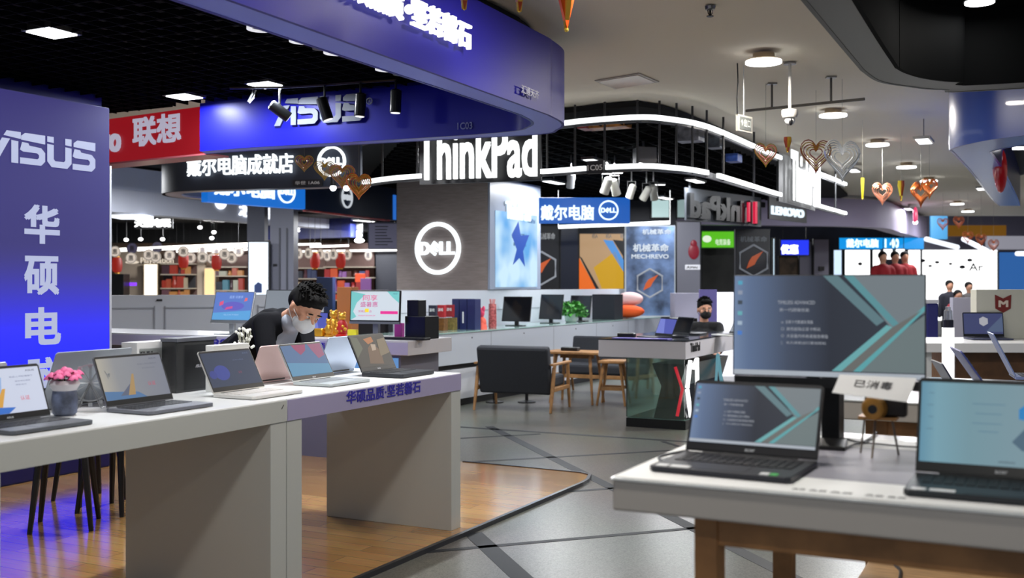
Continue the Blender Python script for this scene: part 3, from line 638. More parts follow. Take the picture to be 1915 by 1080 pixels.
# chairs behind the near desk
def stool(px, y, rot, label):
    P = at(px, 530, y); t = thing('bar_chair', label, 'chair', (P.x, P.y, .02), rot, 'black legged chairs behind the near desk')
    MB().lathe([(.02, .44), (.19, .44), (.205, .455), (.205, .485), (.19, .50), (.02, .5)], n=24).build('seat', mat((24, 26, 34), .6), t, smooth=True)
    for sx, sy in ((1, 1), (-1, 1), (1, -1), (-1, -1)):
        MB().tube([(sx*.12, sy*.12, .44), (sx*.165, sy*.165, .0)], [.022, .014], 8).build('leg', mat((16, 16, 20), .4), t, smooth=True)
    bk = MB(); pts = curve_pts([(-.17, .1, 0), (-.1, .19, 0), (.1, .19, 0), (.17, .1, 0)], 4); band(bk, pts, .62, .80, .02)
    bk.build('backrest', mat((24, 26, 34), .6), t, smooth=True)
    for sx in (-1, 1): MB().tube([(sx*.1, .16, .48), (sx*.1, .19, .66)], .01, 6).build('back_post', BLACK, t)
    return t
stool(168, 7.0, .9, 'black chair whose thin legs show between the two nearer ones'); stool(122, 6.25, .25, 'black chair whose legs show under the near desk, left one'); stool(218, 6.7, -.3, 'black chair whose legs show under the near desk, next to the leg panel')

# ================================================================== SECOND ROW: CROSS COUNTER
cc = gz(763, 637.5, 1.0); cc.z = 0
t = thing('cross_counter', 'white and lilac counter with blue slogan behind the bending man', 'counter', cc, RB)
LW = 4.2
MB().box(-LW, 0, 0, .68, .885, 1.0).build('worktop', mat((205, 205, 212), .3), t, bevel=.003)
MB().box(-LW, 0, -.004, -.0005, .89, .985).build('front_strip', mat((182, 178, 212), .4), t)
MB().box(-LW, -.10, .05, .63, .02, .884).build('cabinet', mat((112, 112, 126), .45), t)
MB().box(-.55, -.12, .042, .049, .62, .86).build('lit_panel', mat((110, 160, 220), .3, em=.75), t)
MB().ring(-.33, .70, .055, .062, .038, .041, sx=1.2).text('intel', -.37, .68, w=.08, h=.035, y=.041, ext=.002).build('logo', mat((20, 60, 160), .4), t)
fcc = Face(cc, cc+B); mb = MB(); a = fcc.rect(578, 637, 640, 650)
mb.text('华硕品质', a[0], .90, w=.34, h=.07, y=-.005, ext=.002, bold=.02); a = fcc.hit(352, 632); mb.text('No.88', a[0], .90, w=.45, h=.07, y=-.005, ext=.002)
mb.build('lettering', mat((52, 46, 170), .4), t)
MB().disc(-.0, .70, .015, 0, .01, n=14, M=Matrix.Translation((-.1, .5, 0)) @ Matrix.Rotation(math.pi/2, 4, 'Z')).build('cable_hole', BLACK, t)
def cco(px, v): return ray(px, cc-(-A)*v, B)
def ccp(px, v, z=1.0): P = cc+A*v; return P+B*ray(px, P, B)+Vector((0, 0, z))

def monitor(label, loc, rot, w, h, zb, kind, chin=0, frame=BLACK, stand=SILVER, ang=4, dx=0, group='desktop monitors', ch=None):
    t = thing('monitor', label, 'monitor', loc, rot, group)
    M = Matrix.Translation((0, 0, zb)) @ Matrix.Rotation(math.radians(-ang), 4, 'X')
    p = MB().box(-w/2, w/2, 0, .02, 0, h, M=M).build('housing', frame, t, bevel=.003)
    screen(kind, w-.02, h-.018-chin, p, M @ Matrix.Translation((0, -.002, .01+chin)))
    if chin: MB().box(-w/2, w/2, -.003, 0, 0, chin, M=M).build('chin', ch or stand, p)
    MB().prism([(-.025, .02), (.025, .02), (.03, .05), (-.03, .05)], .01, zb+h*(.45 if ang < 8 else .16)).build('neck', stand, t, bevel=.003)
    MB().prism([(-.13, -.06), (.13, -.06), (.10, .13), (-.10, .13)], 0, .01).build('foot', stand, t, bevel=.003)
    return t
# promo monitor and market all-in-one
P = ccp(700, .2, 1.0); d = P.y
monitor('curved black monitor with pink promotion lettering beside the gold figurines', P, RB+.12, .44*d/8.3, .275, .12, 'promo', chin=.02, stand=mat((150, 154, 158), .3, .6))
P = ccp(430, .2, 1.0)
monitor('silver all-in-one computer with blue screen, left of the bending man', P, RB+.1, .42, .29, .10, 'market', chin=.02, frame=SILVER, stand=SILVER, ang=16)
P = ccp(520, .45, 1.0)
monitor('white backed monitor behind the bending man', P, RB, .34, .27, .13, 'plain', frame=DARK, ang=10)
P = ccp(596, .5, 1.0)
monitor('dark blue small screen behind the yellow box', P, RB, .20, .16, .04, 'purple', frame=BLACK, ang=4)
def simplebox(name, label, cat, loc, rot, w, d, h, m, group=None, bev=.003, txt=None, tm=None):
    t = thing(name, label, cat, loc, rot, group)
    MB().box(-w/2, w/2, 0, d, 0, h).build('body', m, t, bevel=bev)
    if txt: MB().text(txt, -w*.35, h*.5, w=w*.7, h=min(h*.25, w*.5), y=-.001, ext=.001).build('print', tm or SPOTW, t)
    return t
# black speaker / pc cases
P = ccp(776, .28); simplebox('speaker', 'black cube subwoofer, lower one beside the promotion monitor', 'speaker', P, RB-.05, .20, .2, .185, BLACK, 'stacked black cubes')
simplebox('speaker', 'smaller black cube speaker standing on the subwoofer', 'speaker', P+Vector((-.02, .02, .186)), RB, .11, .12, .13, BLACK, 'stacked black cubes')
P = ccp(748, .12); simplebox('tray', 'low black tray with accessories at the counter end', 'tray', P, RB, .45, .1, .02, BLACK)
P = ccp(744, .45); simplebox('gift_box', 'magenta box beside the black subwoofer', 'box', P, RB, .07, .05, .12, mat((170, 50, 150), .5))
P = ccp(658, .2); simplebox('notice_card', 'bright yellow card under the promotion monitor', 'card', P, RB, .09, .03, .07, mat((240, 226, 40), .5))
P = ccp(644, .57); simplebox('carton', 'orange brown tall carton behind the promotion monitor', 'box', P, RB, .16, .1, .42, mat((190, 120, 66), .6))
P = ccp(594, .25); simplebox('ingot_box', 'shiny gold ingot ornament beside the gold figurines', 'ornament', P, RB, .1, .06, .07, mat((240, 180, 40), .25, .7), bev=.012)
def figurine(label, P, s, m1, m2):
    t = thing('lucky_figurine', label, 'figurine', P, RB, 'gold lucky figurines on the counter')
    MB().ball((0, 0, .09*s), .06*s, .05*s, .09*s, m=0).lathe([(.06*s, 0), (.07*s, .015*s), (.05*s, .03*s)]).build('body', m1, t, smooth=True)
    MB().ball((0, 0, .2*s), .04*s).ball((-.03*s, 0, .235*s), .015*s).ball((.03*s, 0, .235*s), .015*s).build('head', m2, t, smooth=True)
    mb = MB()
    for k in range(6): mb.ball((.055*s*math.cos(k), -.03*s, .08*s+.03*s*math.sin(k*2)), .018*s, n=8)
    mb.build('ornaments', m2, t, smooth=True)
GOLD = mat((226, 170, 60), .3, .6); RED = mat((196, 34, 30), .45)
figurine('gold and red lion figurine, left one, by the gold ingot', ccp(615, .3), .62, GOLD, GOLD)
figurine('tall red and gold figurine next to the promotion monitor', ccp(640, .3), .85, RED, GOLD)
figurine('gold figurine stacked behind between the two others', ccp(624, .46), .9, GOLD, GOLD)

# ================================================================== BENDING MAN
def blob(name, caps, balls, voxel, m, parent, sm=4):
    mb = MB()
    for p0, p1, r0, r1 in caps:
        p0, p1 = Vector(p0), Vector(p1); n = max(3, int((p1-p0).length/max(min(r0, r1)*.5, .005)))
        pts = [p0.lerp(p1, k/n) for k in range(n+1)]; rs = [r0+(r1-r0)*k/n for k in range(n+1)]
        mb.tube(pts, rs, 14); mb.ball(p0, r0, n=14); mb.ball(p1, r1, n=14)
    for b in balls: mb.ball(b[0], *b[1], n=18, M=b[2] if len(b) > 2 else None)
    o = mb.build(name, m, parent, smooth=False)
    r = o.modifiers.new('r', 'REMESH'); r.mode = 'VOXEL'; r.voxel_size = voxel; r.use_smooth_shade = True
    s = o.modifiers.new('s', 'SMOOTH'); s.factor = .5; s.iterations = sm
    return o
SKIN = mat((205, 152, 124), .5, noise=.05, scale=30); HAIRM = mat((12, 11, 11), .8, noise=.3, scale=120, spec=.2)
SUIT = mat((16, 17, 22), .9, noise=.12, scale=200, spec=.15); SHIRT = mat((176, 182, 196), .7); MASK = mat((222, 226, 230), .7)
def person(label, neck, hips, fwd, headc, yaw, pitch, roll=0, suit=SUIT, mask=MASK, hands=None, hs=1.0, shirt=SHIRT, group=None, legs=True, feet_z=.02, vox=.011):
    neck, hips, fwd, headc = Vector(neck), Vector(hips), Vector(fwd).normalized(), Vector(headc)
    left = Vector((0, 0, 1)).cross(fwd).normalized()
    t = thing('person', label, 'person', (hips.x, hips.y, feet_z), 0, group)
    O = Vector((hips.x, hips.y, feet_z)); L = lambda p: Vector(p)-O
    up = (neck-hips).normalized(); front = left.cross(up)
    chest = hips.lerp(neck, .68); wst = hips.lerp(neck, .3); sh = neck-up*.075
    Hm = Matrix.Translation(L(headc)) @ Matrix.Rotation(yaw, 4, 'Z') @ Matrix.Rotation(pitch, 4, 'X') @ Matrix.Rotation(roll, 4, 'Y') @ Matrix.Scale(hs, 4)
    # head local: face towards -y
    hp = lambda x, y, z: Hm @ Vector((x, y, z))
    caps = [(L(hips), L(wst), .13, .115), (L(wst), L(chest), .115, .135), (L(chest), L(sh), .13, .08), (L(sh), hp(0, .03, -.06), .06, .052)]
    hands = hands or (sh+left*.2+fwd*.35-Vector((0, 0, .3)), sh-left*.2+fwd*.35-Vector((0, 0, .3)))
    jc = [(L(hips)-Vector((0, 0, .02)), L(wst), .155, .135), (L(wst)-left*.04, L(chest)-left*.07, .115, .115), (L(wst)+left*.04, L(chest)+left*.07, .115, .115), (L(chest), L(sh), .14, .09), (L(sh)-left*.16, L(sh)+left*.16, .068, .068)]
    for s, hd in ((1, hands[0]), (-1, hands[1])):
        hd = Vector(hd); s0 = sh+left*.18*s; mid = s0.lerp(hd, .5); elb = mid+left*.05*s-Vector((0, 0, .06))
        caps += [(L(s0), L(elb), .05, .04), (L(elb), L(hd), .038, .026)]
        jc += [(L(s0), L(elb), .065, .055), (L(elb), L(elb.lerp(hd, .86)), .053, .042)]
        # palm, four fingers and thumb
        f_ = (hd-elb); f_.z = 0; f_.normalize(); sd = Vector((-f_.y, f_.x, 0))
        caps.append((L(hd), L(hd+f_*.06-Vector((0, 0, .008))), .026, .03))
        for k, ln in enumerate((.062, .072, .068, .052)):
            b0 = hd+f_*.085+sd*(.027-.018*k)-Vector((0, 0, .008)); b1 = b0+f_*ln*.55-Vector((0, 0, .006)); b2 = b1+f_*ln*.42-Vector((0, 0, .022))
            caps += [(L(b0-f_*.02), L(b1), .0095, .009), (L(b1), L(b2), .009, .008)]
        tb = hd+f_*.02+sd*.028*-s; caps += [(L(tb), L(tb+f_*.035-sd*s*.025-Vector((0, 0, .01))), .012, .010)]
    if legs:
        for s in (1, -1):
            h0 = hips+left*.085*s-Vector((0, 0, .06)); kn = Vector((h0.x, h0.y, 0))+fwd*.03+Vector((0, 0, .5)); an = Vector((h0.x, h0.y, .1))-fwd*.02
            caps += [(L(h0), L(kn), .075, .05), (L(kn), L(an), .048, .035), (L(an), L(an+fwd*.12-Vector((0, 0, .05))), .035, .03)]
    balls = [((0, .012, .025), (.078, .098, .103), Hm), ((0, -.025, -.045), (.058, .062, .062), Hm), ((0, -.045, -.085), (.03, .03, .024), Hm),
             ((0, -.098, -.012), (.012, .018, .016), Hm), ((0, -.088, .01), (.009, .014, .026), Hm), ((.03, -.078, .022), (.024, .012, .010), Hm), ((-.03, -.078, .022), (.024, .012, .010), Hm),
             ((.042, -.062, -.022), (.022, .018, .02), Hm), ((-.042, -.062, -.022), (.022, .018, .02), Hm), ((.078, .012, -.008), (.010, .02, .03), Hm), ((-.078, .012, -.008), (.010, .02, .03), Hm),
             ((0, -.088, -.05), (.022, .012, .006), Hm), ((0, -.086, -.062), (.018, .012, .006), Hm)]
    body = blob('body', caps, balls, vox*.62, SKIN, t, 3)
    eb = MB()
    for s in (1, -1):
        eb.ball((.03*s, -.083, .008), .013, .008, .0045, m=0, M=Hm); eb.ball((.03*s, -.0895, .008), .005, .003, .0035, m=1, n=8, M=Hm)
        eb.ball((.032*s, -.087, .03), .02, .006, .0035, m=1, n=8, M=Hm)
    eb.build('eyes', [mat((225, 220, 215), .3), HAIRM], body, smooth=True)
    blob('jacket', jc, [], vox, suit, t, 4)
    hb = [((0, .024, .052), (.085, .104, .086), Hm), ((0, .07, .02), (.076, .056, .08), Hm), ((0, -.045, .100), (.060, .045, .028), Hm),
          ((.074, .012, .04), (.012, .036, .034), Hm), ((-.074, .012, .04), (.012, .036, .034), Hm)]
    hr = blob('hair', [], hb, .009, HAIRM, t, 2)
    st = MB(); rnd = random.Random(5)
    for k in range(190):
        th = rnd.uniform(0, 6.283); ph = rnd.uniform(.02, 1.25); dx, dy, dz = math.cos(th)*math.sin(ph), math.sin(th)*math.sin(ph), math.cos(ph)
        if dy < -.75 and dz < .45: continue
        p = Vector((.084*dx, .022+.102*dy, .052+.086*dz)); q = p+Vector((dx*.012+rnd.uniform(-.01, .01), dy*.012-.014, dz*.014+rnd.uniform(-.004, .008)))
        st.tube([Hm @ (p-Vector((dx, dy, dz))*.01), Hm @ p.lerp(q, .5), Hm @ q], [.0075, .006, .001], 5)
    st.build('locks', HAIRM, hr, smooth=True)
    mk = [((0, -.05, -.055), (.066, .066, .052), Hm), ((0, -.085, -.03), (.024, .034, .030), Hm), ((0, -.075, -.07), (.035, .035, .035), Hm)]
    mo = blob('face_mask', [], mk, .007, mask, t, 5)
    ls = MB()
    for s in (1, -1): ls.tube([hp(.058*s, -.055, -.03), hp(.075*s, -.02, -.015), hp(.084*s, .02, .0)], .0025, 5); ls.tube([hp(.055*s, -.05, -.075), hp(.076*s, -.01, -.05), hp(.084*s, .022, -.03)], .0025, 5)
    ls.build('ear_loops', mask, mo)
    if shirt:
        blob('shirt', [(L(sh)+fwd*.05, hp(0, .02, -.115), .072, .06), (L(chest)+front*.06, L(sh)+fwd*.045, .11, .068)], [], .009, shirt, t, 4)
    if legs:
        tc = []
        for s in (1, -1):
            h0 = hips+left*.085*s-Vector((0, 0, .04)); kn = Vector((h0.x, h0.y, 0))+fwd*.03+Vector((0, 0, .5)); an = Vector((h0.x, h0.y, .12))-fwd*.02
            tc += [(L(h0), L(kn), .092, .066), (L(kn), L(an), .064, .055)]
        blob('trousers', tc, [], .013, mat((24, 26, 34), .8), t, 4)
        sh_ = MB()
        for s in (1, -1):
            h0 = hips+left*.085*s; sh_.ball(L(Vector((h0.x, h0.y, .06))+fwd*.05), .055, .055, .05); sh_.ball(L(Vector((h0.x, h0.y, .05))+fwd*.13), .045, .045, .035)
        sh_.build('shoes', BLACK, t, smooth=True)
    return t
hb_ = lambda b, t_, z: B*b+A*t_+Vector((0, 0, z))
nk = at(545, 592, 6.15); hp_ = at(437, 640, 6.45); hp_.z = .98
person('person in black suit and white mask bending over the desk', nk, hp_, B, at(571, 577, 6.02), math.radians(44), math.radians(40), math.radians(13),
       hands=(hb_(-3.80, 4.80, .975), hb_(-3.78, 4.64, .975)), hs=1.06)
# seated staff member far behind the second booth
hd = at(1318, 578, 13.3)
person('seated person in black jacket and black mask behind the X-legged table', hd+Vector((0, .03, -.15)), hd+Vector((0, .2, -.66)), (-.25, -1, 0), hd, math.radians(4), math.radians(6), 0,
       suit=mat((14, 15, 18), .8), mask=mat((12, 12, 14), .8), shirt=None, legs=False, hs=1.08, feet_z=hd.z-.66-.13)
def farperson(label, px, py, y, h, m, group):
    """py: top of head"""
    P = at(px, py, y); t = thing('person', label, 'person', (P.x, P.y, 0), 0, group)
    z = P.z
    blob('body', [((0, 0, z-.45), (0, 0, z-1.0), .1, .12), ((-.1, 0, z-.95), (-.1, 0, .1), .08, .05), ((.1, 0, z-.95), (.1, 0, .1), .08, .05), ((0, 0, z-.13), (0, 0, z-.35), .055, .06)], [((0, 0, z-.12), (.08, .1, .115))], .02, SKIN, t, 3)
    blob('jacket', [((-.15, 0, z-.36), (.15, 0, z-.36), .08, .08), ((0, 0, z-.4), (0, 0, z-.95), .16, .17), ((-.2, 0, z-.38), (-.25, -.05, z-.8), .06, .05), ((.2, 0, z-.38), (.25, -.05, z-.8), .06, .05)], [], .025, m, t, 3)
    blob('hair', [], [((0, .02, z-.08), (.095, .105, .095))], .015, HAIRM, t, 2)
    MB().ball((-.1, -.05, .05), .06, .12, .05).build('shoe', BLACK, t, smooth=True); MB().ball((.1, -.05, .05), .06, .12, .05).build('shoe', BLACK, t, smooth=True)
    blob('trousers', [((-.1, 0, z-.95), (-.1, 0, .1), .1, .07), ((.1, 0, z-.95), (.1, 0, .1), .1, .07)], [], .03, DARK, t, 3)
farperson('person in dark jacket before the bright white display wall, left one', 1776, 524, 24, 1.7, mat((24, 26, 40), .8), 'visitors in the far hall')
farperson('person in grey jacket before the bright white display wall, by the partition', 1812, 527, 25, 1.7, mat((70, 66, 66), .8), 'visitors in the far hall')
farperson('person in red jacket standing behind the white partition, between two others', 1792, 542, 23, 1.7, mat((130, 24, 36), .8), 'visitors in the far hall')
for k, px in enumerate((1651, 1674, 1692)):
    farperson(f'person in red jacket under the cyan sign, {["left one","middle one","right one"][k]} of three', px, 470, 22+k*.4, 1.7, mat((150, 20, 32), .8), 'staff in red under the cyan sign')

# ================================================================== LONG COUNTER
c0 = gz(840, 762, 0); c1 = V2(2.13, 17.4)+(V2(2.13, 17.4)-V2(-.6, 12.56)).normalized()*.6
c0 = gz(862, 758.6, 0); dcn = Vector((2.13+.606, 17.4-12.56, 0)).normalized(); c0 = c0-dcn*1.2
fcn = Face(c0, c0+dcn*7.6)
t = thing('long_counter', 'long white storage counter with glass edge running towards the back', 'counter', fcn.P, fcn.rot)
Lc = 7.6
MB().box(0, Lc, 0, .62, .50, .865).build('upper_cabinet', mat((198, 204, 212), .35), t)
MB().box(0, Lc, .02, .62, .44, .499).build('shadow_gap', BLACK, t)
MB().box(0, Lc, 0, .62, .085, .44).build('lower_cabinet', mat((205, 208, 214), .35), t)
MB().box(0, Lc, .04, .6, 0, .084).build('toe_kick', BLACK, t)
MB().box(0, Lc, -.01, .63, .868, .88).build('glass_top', mat((170, 205, 195), .08, coat=.5), t)
mb = MB()
for u in (1.9, 3.6, 5.0, 6.2): mb.box(u, u+.006, -.0015, 0, .1, .86)
mb.build('door_seams', mat((120, 124, 130), .5), t)
mb = MB()
for u in (1.45, 2.75, 4.3, 5.6): mb.disc(u, .80, .010, -.004, 0, n=10)
mb.build('lock', DARK, t)
def cn(px, v, z=.88):
    nrm = Vector((-dcn.y, dcn.x, 0)); P = c0+nrm*v; return P+dcn*ray(px, P, dcn)+Vector((0, 0, z))
nrm = Vector((-dcn.y, dcn.x, 0))
bw = Face(c0+nrm*.66, c0+nrm*.66+dcn); u0 = bw.hit(748, 530)[0]; u1 = bw.hit(1232, 530)[0]
struct('wall_back', MB().box(u0, u1, 0, .1, 0, 1.36, M=Matrix.Translation(bw.P) @ Matrix.Rotation(bw.rot, 4, 'Z')), mat((205, 210, 220), .35))
mb = MB().box(u0, u1, -.004, .0, 1.09, 1.10, M=Matrix.Translation(bw.P) @ Matrix.Rotation(bw.rot, 4, 'Z'))
struct('trim_3', mb, mat((150, 155, 165), .5))
# pillar
pc = bw.pt(bw.hit(912, 530)[0]); fp = Face(pc-B*2, pc); ul = ray(742, pc, B)
t = thing('wood_pillar', 'square booth pillar with grey wood cladding and lit round logo', 'pillar', pc, RB)
MB().box(ul, -.0, 0, 1.2, 1.36, 2.9).build('cladding', mat((146, 134, 130), .6, noise=.12, scale=5, stretch=(1, 1, 9)), t)
MB().box(ul, 0, .0, 1.2, 0, 1.36).build('base', mat((215, 218, 226), .4), t)
fpp = Face(pc, pc+B); c_ = fpp.hit(820, 464)
a = fpp.rect(779, 415, 861, 513); cx_, cz_ = (a[0]+a[1])/2, (fpp.hit(820, 415)[1]+fpp.hit(820, 513)[1])/2; R_ = (fpp.hit(820, 415)[1]-cz_)
def dell(mb, cx, cz, R, y, ext, m=0, M=None, ring=True):
    if ring: mb.ring(cx, cz, R*.85, R, y-ext, y, m=m, M=M)
    h = R*.44
    mb.text('D', cx-R*.74, cz-h/2, w=R*.38, h=h, y=y-ext/2, ext=ext, m=m, bold=.045, M=M)
    M2 = Matrix.Translation((cx-R*.12, 0, cz)) @ Matrix.Rotation(math.radians(38), 4, 'Y')
    mb.text('E', -R*.14, -h*.42, w=R*.30, h=h*.85, y=y-ext/2, ext=ext, m=m, bold=.05, M=(M @ M2) if M else M2)
    mb.text('LL', cx+R*.14, cz-h/2, w=R*.60, h=h, y=y-ext/2, ext=ext, m=m, bold=.045, M=M)
mb = MB(); dell(mb, cx_, cz_, R_, -.002, .03); mb.build('lit_logo', mat((240, 250, 255), .5, em=1.8), t)
# side face lightbox
sl = ray(1007, pc, A)
t = thing('poster_lightbox', 'pale blue backlit laptop poster on the pillar side', 'lightbox', pc, RA)
MB().box(0.002, sl, -.034, -.004, 1.37, 2.9).build('housing', mat((150, 160, 180), .35), t)
fs_ = Face(pc, pc+A); a = fs_.rect(922, 393, 1000, 538)
zt = fs_.hit(922, 393)[1]
def skyposter():
    m = bpy.data.materials.new('poster'); m.use_nodes = True; nt = m.node_tree; p = nt.nodes['Principled BSDF']; L = nt.links.new
    tc = nt.nodes.new('ShaderNodeTexCoord'); n = nt.nodes.new('ShaderNodeTexNoise'); n.inputs['Scale'].default_value = 1.6; L(tc.outputs['Object'], n.inputs['Vector'])
    rp = nt.nodes.new('ShaderNodeValToRGB'); e = rp.color_ramp.elements; e[0].position = .38; e[0].color = S(70, 160, 228); e[1].position = .62; e[1].color = S(200, 232, 250)
    L(n.outputs['Fac'], rp.inputs[0]); L(rp.outputs[0], p.inputs['Emission Color']); p.inputs['Emission Strength'].default_value = 1.0; p.inputs['Base Color'].default_value = (.02, .02, .02, 1)
    return m
o = MB().box(a[0], a[1], -.042, -.035, 1.40, zt).build('print', skyposter(), t)
cu = (a[0]+a[1])/2+.08; q = fs_.hit(962, 475); z0 = fs_.hit(962, 495)[1]
mb = MB(); k = (zt-1.40)
mb.pxz([(cu-.22, z0+.0), (cu-.1, z0+.22), (cu-.26, z0+.42), (cu-.05, z0+.62), (cu+.02, z0+.42), (cu+.3, z0+.44), (cu+.1, z0+.2), (cu+.16, z0-.02), (cu-.02, z0+.1)], -.046, -.0425)
mb.build('star_shape', mat((30, 84, 190), .4, em=.8), o)
mb = MB(); mb.text('ThinkPad', a[1]-.34, zt-.12, w=.26, h=.06, y=-.0425); mb.text('黑将 轻薄本', cu-.25, zt-.36, w=.5, h=.07, y=-.0425); mb.text('新一代智能商务', cu-.2, zt-.47, w=.4, h=.05, y=-.0425); mb.build('lettering', mat((60, 110, 170), .4, em=.5), o)
mb = MB(); mb.text('ThinkPad', .45, 2.36, w=.75, h=.24, y=-.036, ext=.03, bold=.02); mb.build('lit_lettering', mat((230, 245, 255), .4, em=1.3), t)

# items on the long counter
for px, lb, w, h, kk, rr in ((964, 'black monitor on the long counter, nearest to the pillar poster', .40, .34, 'off', .0), (1028, 'black monitor on the long counter left of the green plant', .33, .34, 'off', -.1), (1083, 'black monitor on the long counter just behind the green plant', .30, .30, 'off', -.1)):
    P = cn(px, .3); s = P.y/13.5
    monitor(lb, P, RB+.02+rr, w*s, h*s*.95, .06, kk, frame=BLACK, stand=BLACK, ang=12, group='black monitors on the long counter')
P = cn(1128, .32); simplebox('computer_tower', 'wide black computer case beside the stacked pillows', 'computer', P, RB-.1, .40, .3, .40, mat((18, 20, 30), .5))
P = cn(866, .3)
for k, w, lb in ((-.11, .10, 'navy blue tall product box, leftmost of three on the counter'), (.0, .10, 'navy blue tall product box with white strip, middle of three'), (.115, .11, 'navy blue tall product box, rightmost of three by the pink figurine')):
    t = thing('product_box', lb, 'box', P+B*k, RB, 'navy product boxes on the long counter')
    MB().box(-w/2, w/2, 0, .15, 0, .38).build('carton', mat((34, 42, 92), .4), t, bevel=.003)
    if k == 0: MB().box(-.01, .01, -.003, -.0005, .08, .22).build('label_strip', SPOTW, t)
for k, (px, col, lb) in enumerate(((808, (40, 40, 58), 'dark small game box on the shelf board, left of the red ones'), (824, (176, 36, 44), 'red small game box in the middle of the upper row'), (840, (150, 34, 40), 'red small game box next to the navy boxes'))):
    P = cn(px, .38, .88+.16); simplebox('game_box', lb, 'box', P, RB, .10, .05, .15, mat(col, .5), 'small game boxes in the upper row', txt='游戏')
for k, (px, col, lb) in enumerate(((803, (206, 140, 40), 'orange yellow carton in the lower row, leftmost'), (822, (110, 72, 30), 'dark brown carton in the lower row, middle'), (840, (120, 104, 54), 'olive patterned carton beside the navy boxes'))):
    P = cn(px, .38); simplebox('carton', lb, 'box', P, RB, .118, .1, .15, mat(col, .5, noise=.3, scale=30), 'cartons in the lower row')
P = cn(898, .22); t = thing('pink_figurine', 'pink and orange plush figurine beside the navy boxes', 'figurine', P, RB)
MB().ball((0, 0, .08), .085, .06, .085).lathe([(.09, 0), (.08, .06), (.04, .15)]).build('body', mat((240, 100, 80), .6), t, smooth=True)
MB().ball((0, 0, .2), .06, .05, .07).ball((-.05, 0, .25), .02, .02, .04).ball((.05, 0, .25), .02, .02, .04).build('head', mat((230, 70, 110), .6), t, smooth=True)
P = cn(921, .26); t = thing('candy_jar', 'tall jar of red and white candy sticks on the counter', 'jar', P, RB)
MB().lathe([(.05, 0), (.055, .02), (.05, .3), (.045, .31)]).build('jar', mat((170, 90, 90), .2, noise=.5, scale=40), t, smooth=True)
mb = MB()
for k in range(7): a_ = k*.9; mb.tube([(.02*math.cos(a_), .02*math.sin(a_), .28), (.035*math.cos(a_), .035*math.sin(a_), .37)], .008, 6)
mb.build('sticks', mat((220, 150, 150), .5), t)
P = cn(1068, .22); t = thing('potted_plant', 'bushy green trailing plant in a clear pot on the long counter', 'plant', P, RB)
MB().lathe([(.07, 0), (.09, .02), (.1, .12), (.09, .13)]).build('pot', mat((200, 215, 210), .15), t, smooth=True)
mb = MB()
for k in range(330):
    a_, b_ = random.uniform(0, 6.28), random.uniform(-.4, 1.4); r = random.uniform(.12, .22)
    c = (r*math.cos(a_)*math.cos(b_)*1.25, r*math.sin(a_)*math.cos(b_), .15+r*math.sin(b_)*.75)
    R = Matrix.Translation(c) @ Matrix.Rotation(random.uniform(0, 6), 4, 'Z') @ Matrix.Rotation(random.uniform(-1, 1), 4, 'X')
    mb.add([(0, -.035, 0), (.025, 0, .008), (0, .04, -.01), (-.025, 0, .008)], [(0, 1, 2), (0, 2, 3)], 0, R)
mb.build('leaves', mat((64, 140, 50), .5, noise=.3, scale=8), t)
mb = MB()
for k in range(12): a_ = k*.55; mb.tube([(0, 0, .1), (.08*math.cos(a_), .08*math.sin(a_), .2), (.17*math.cos(a_), .17*math.sin(a_), .17)], .004, 4)
mb.build('stems', mat((70, 110, 50), .6), t)
def pillow(label, P, w, h, d, m):
    o = MB().ball((0, 0, h/2), w/2, d/2, h/2, n=20).build('pillow', m, smooth=True); tag(o, label, 'pillow', 'stacked pillows'); return put(o, P, RB)
pillow('orange pillow lying on the counter, lower of the stack', cn(1172, .3), .62, .22, .34, mat((240, 92, 30), .8))
pillow('pale pink pillow with dark line on top of the orange pillow', cn(1178, .3, .88+.2), .46, .23, .3, mat((244, 206, 204), .8))
P = cn(1240, .28); t = thing('potted_plant', 'small dark plant beside the lit gaming poster', 'plant', P, 0)
MB().lathe([(.06, 0), (.08, .1), (.07, .11)]).build('pot', WHITE, t, smooth=True)
mb = MB()
for k in range(60):
    a_, b_ = random.uniform(0, 6.28), random.uniform(-.2, 1.5); r = random.uniform(.1, .28); c = (r*math.cos(a_)*math.cos(b_), r*math.sin(a_)*math.cos(b_), .14+r*math.sin(b_))
    mb.add([(0, -.03, 0), (.02, 0, .008), (0, .04, -.01), (-.02, 0, .008)], [(0, 1, 2), (0, 2, 3)], 0, Matrix.Translation(c) @ Matrix.Rotation(random.uniform(0, 6), 4, 'Z') @ Matrix.Rotation(random.uniform(-1, 1), 4, 'X'))
mb.build('leaves', mat((36, 66, 40), .5), t)

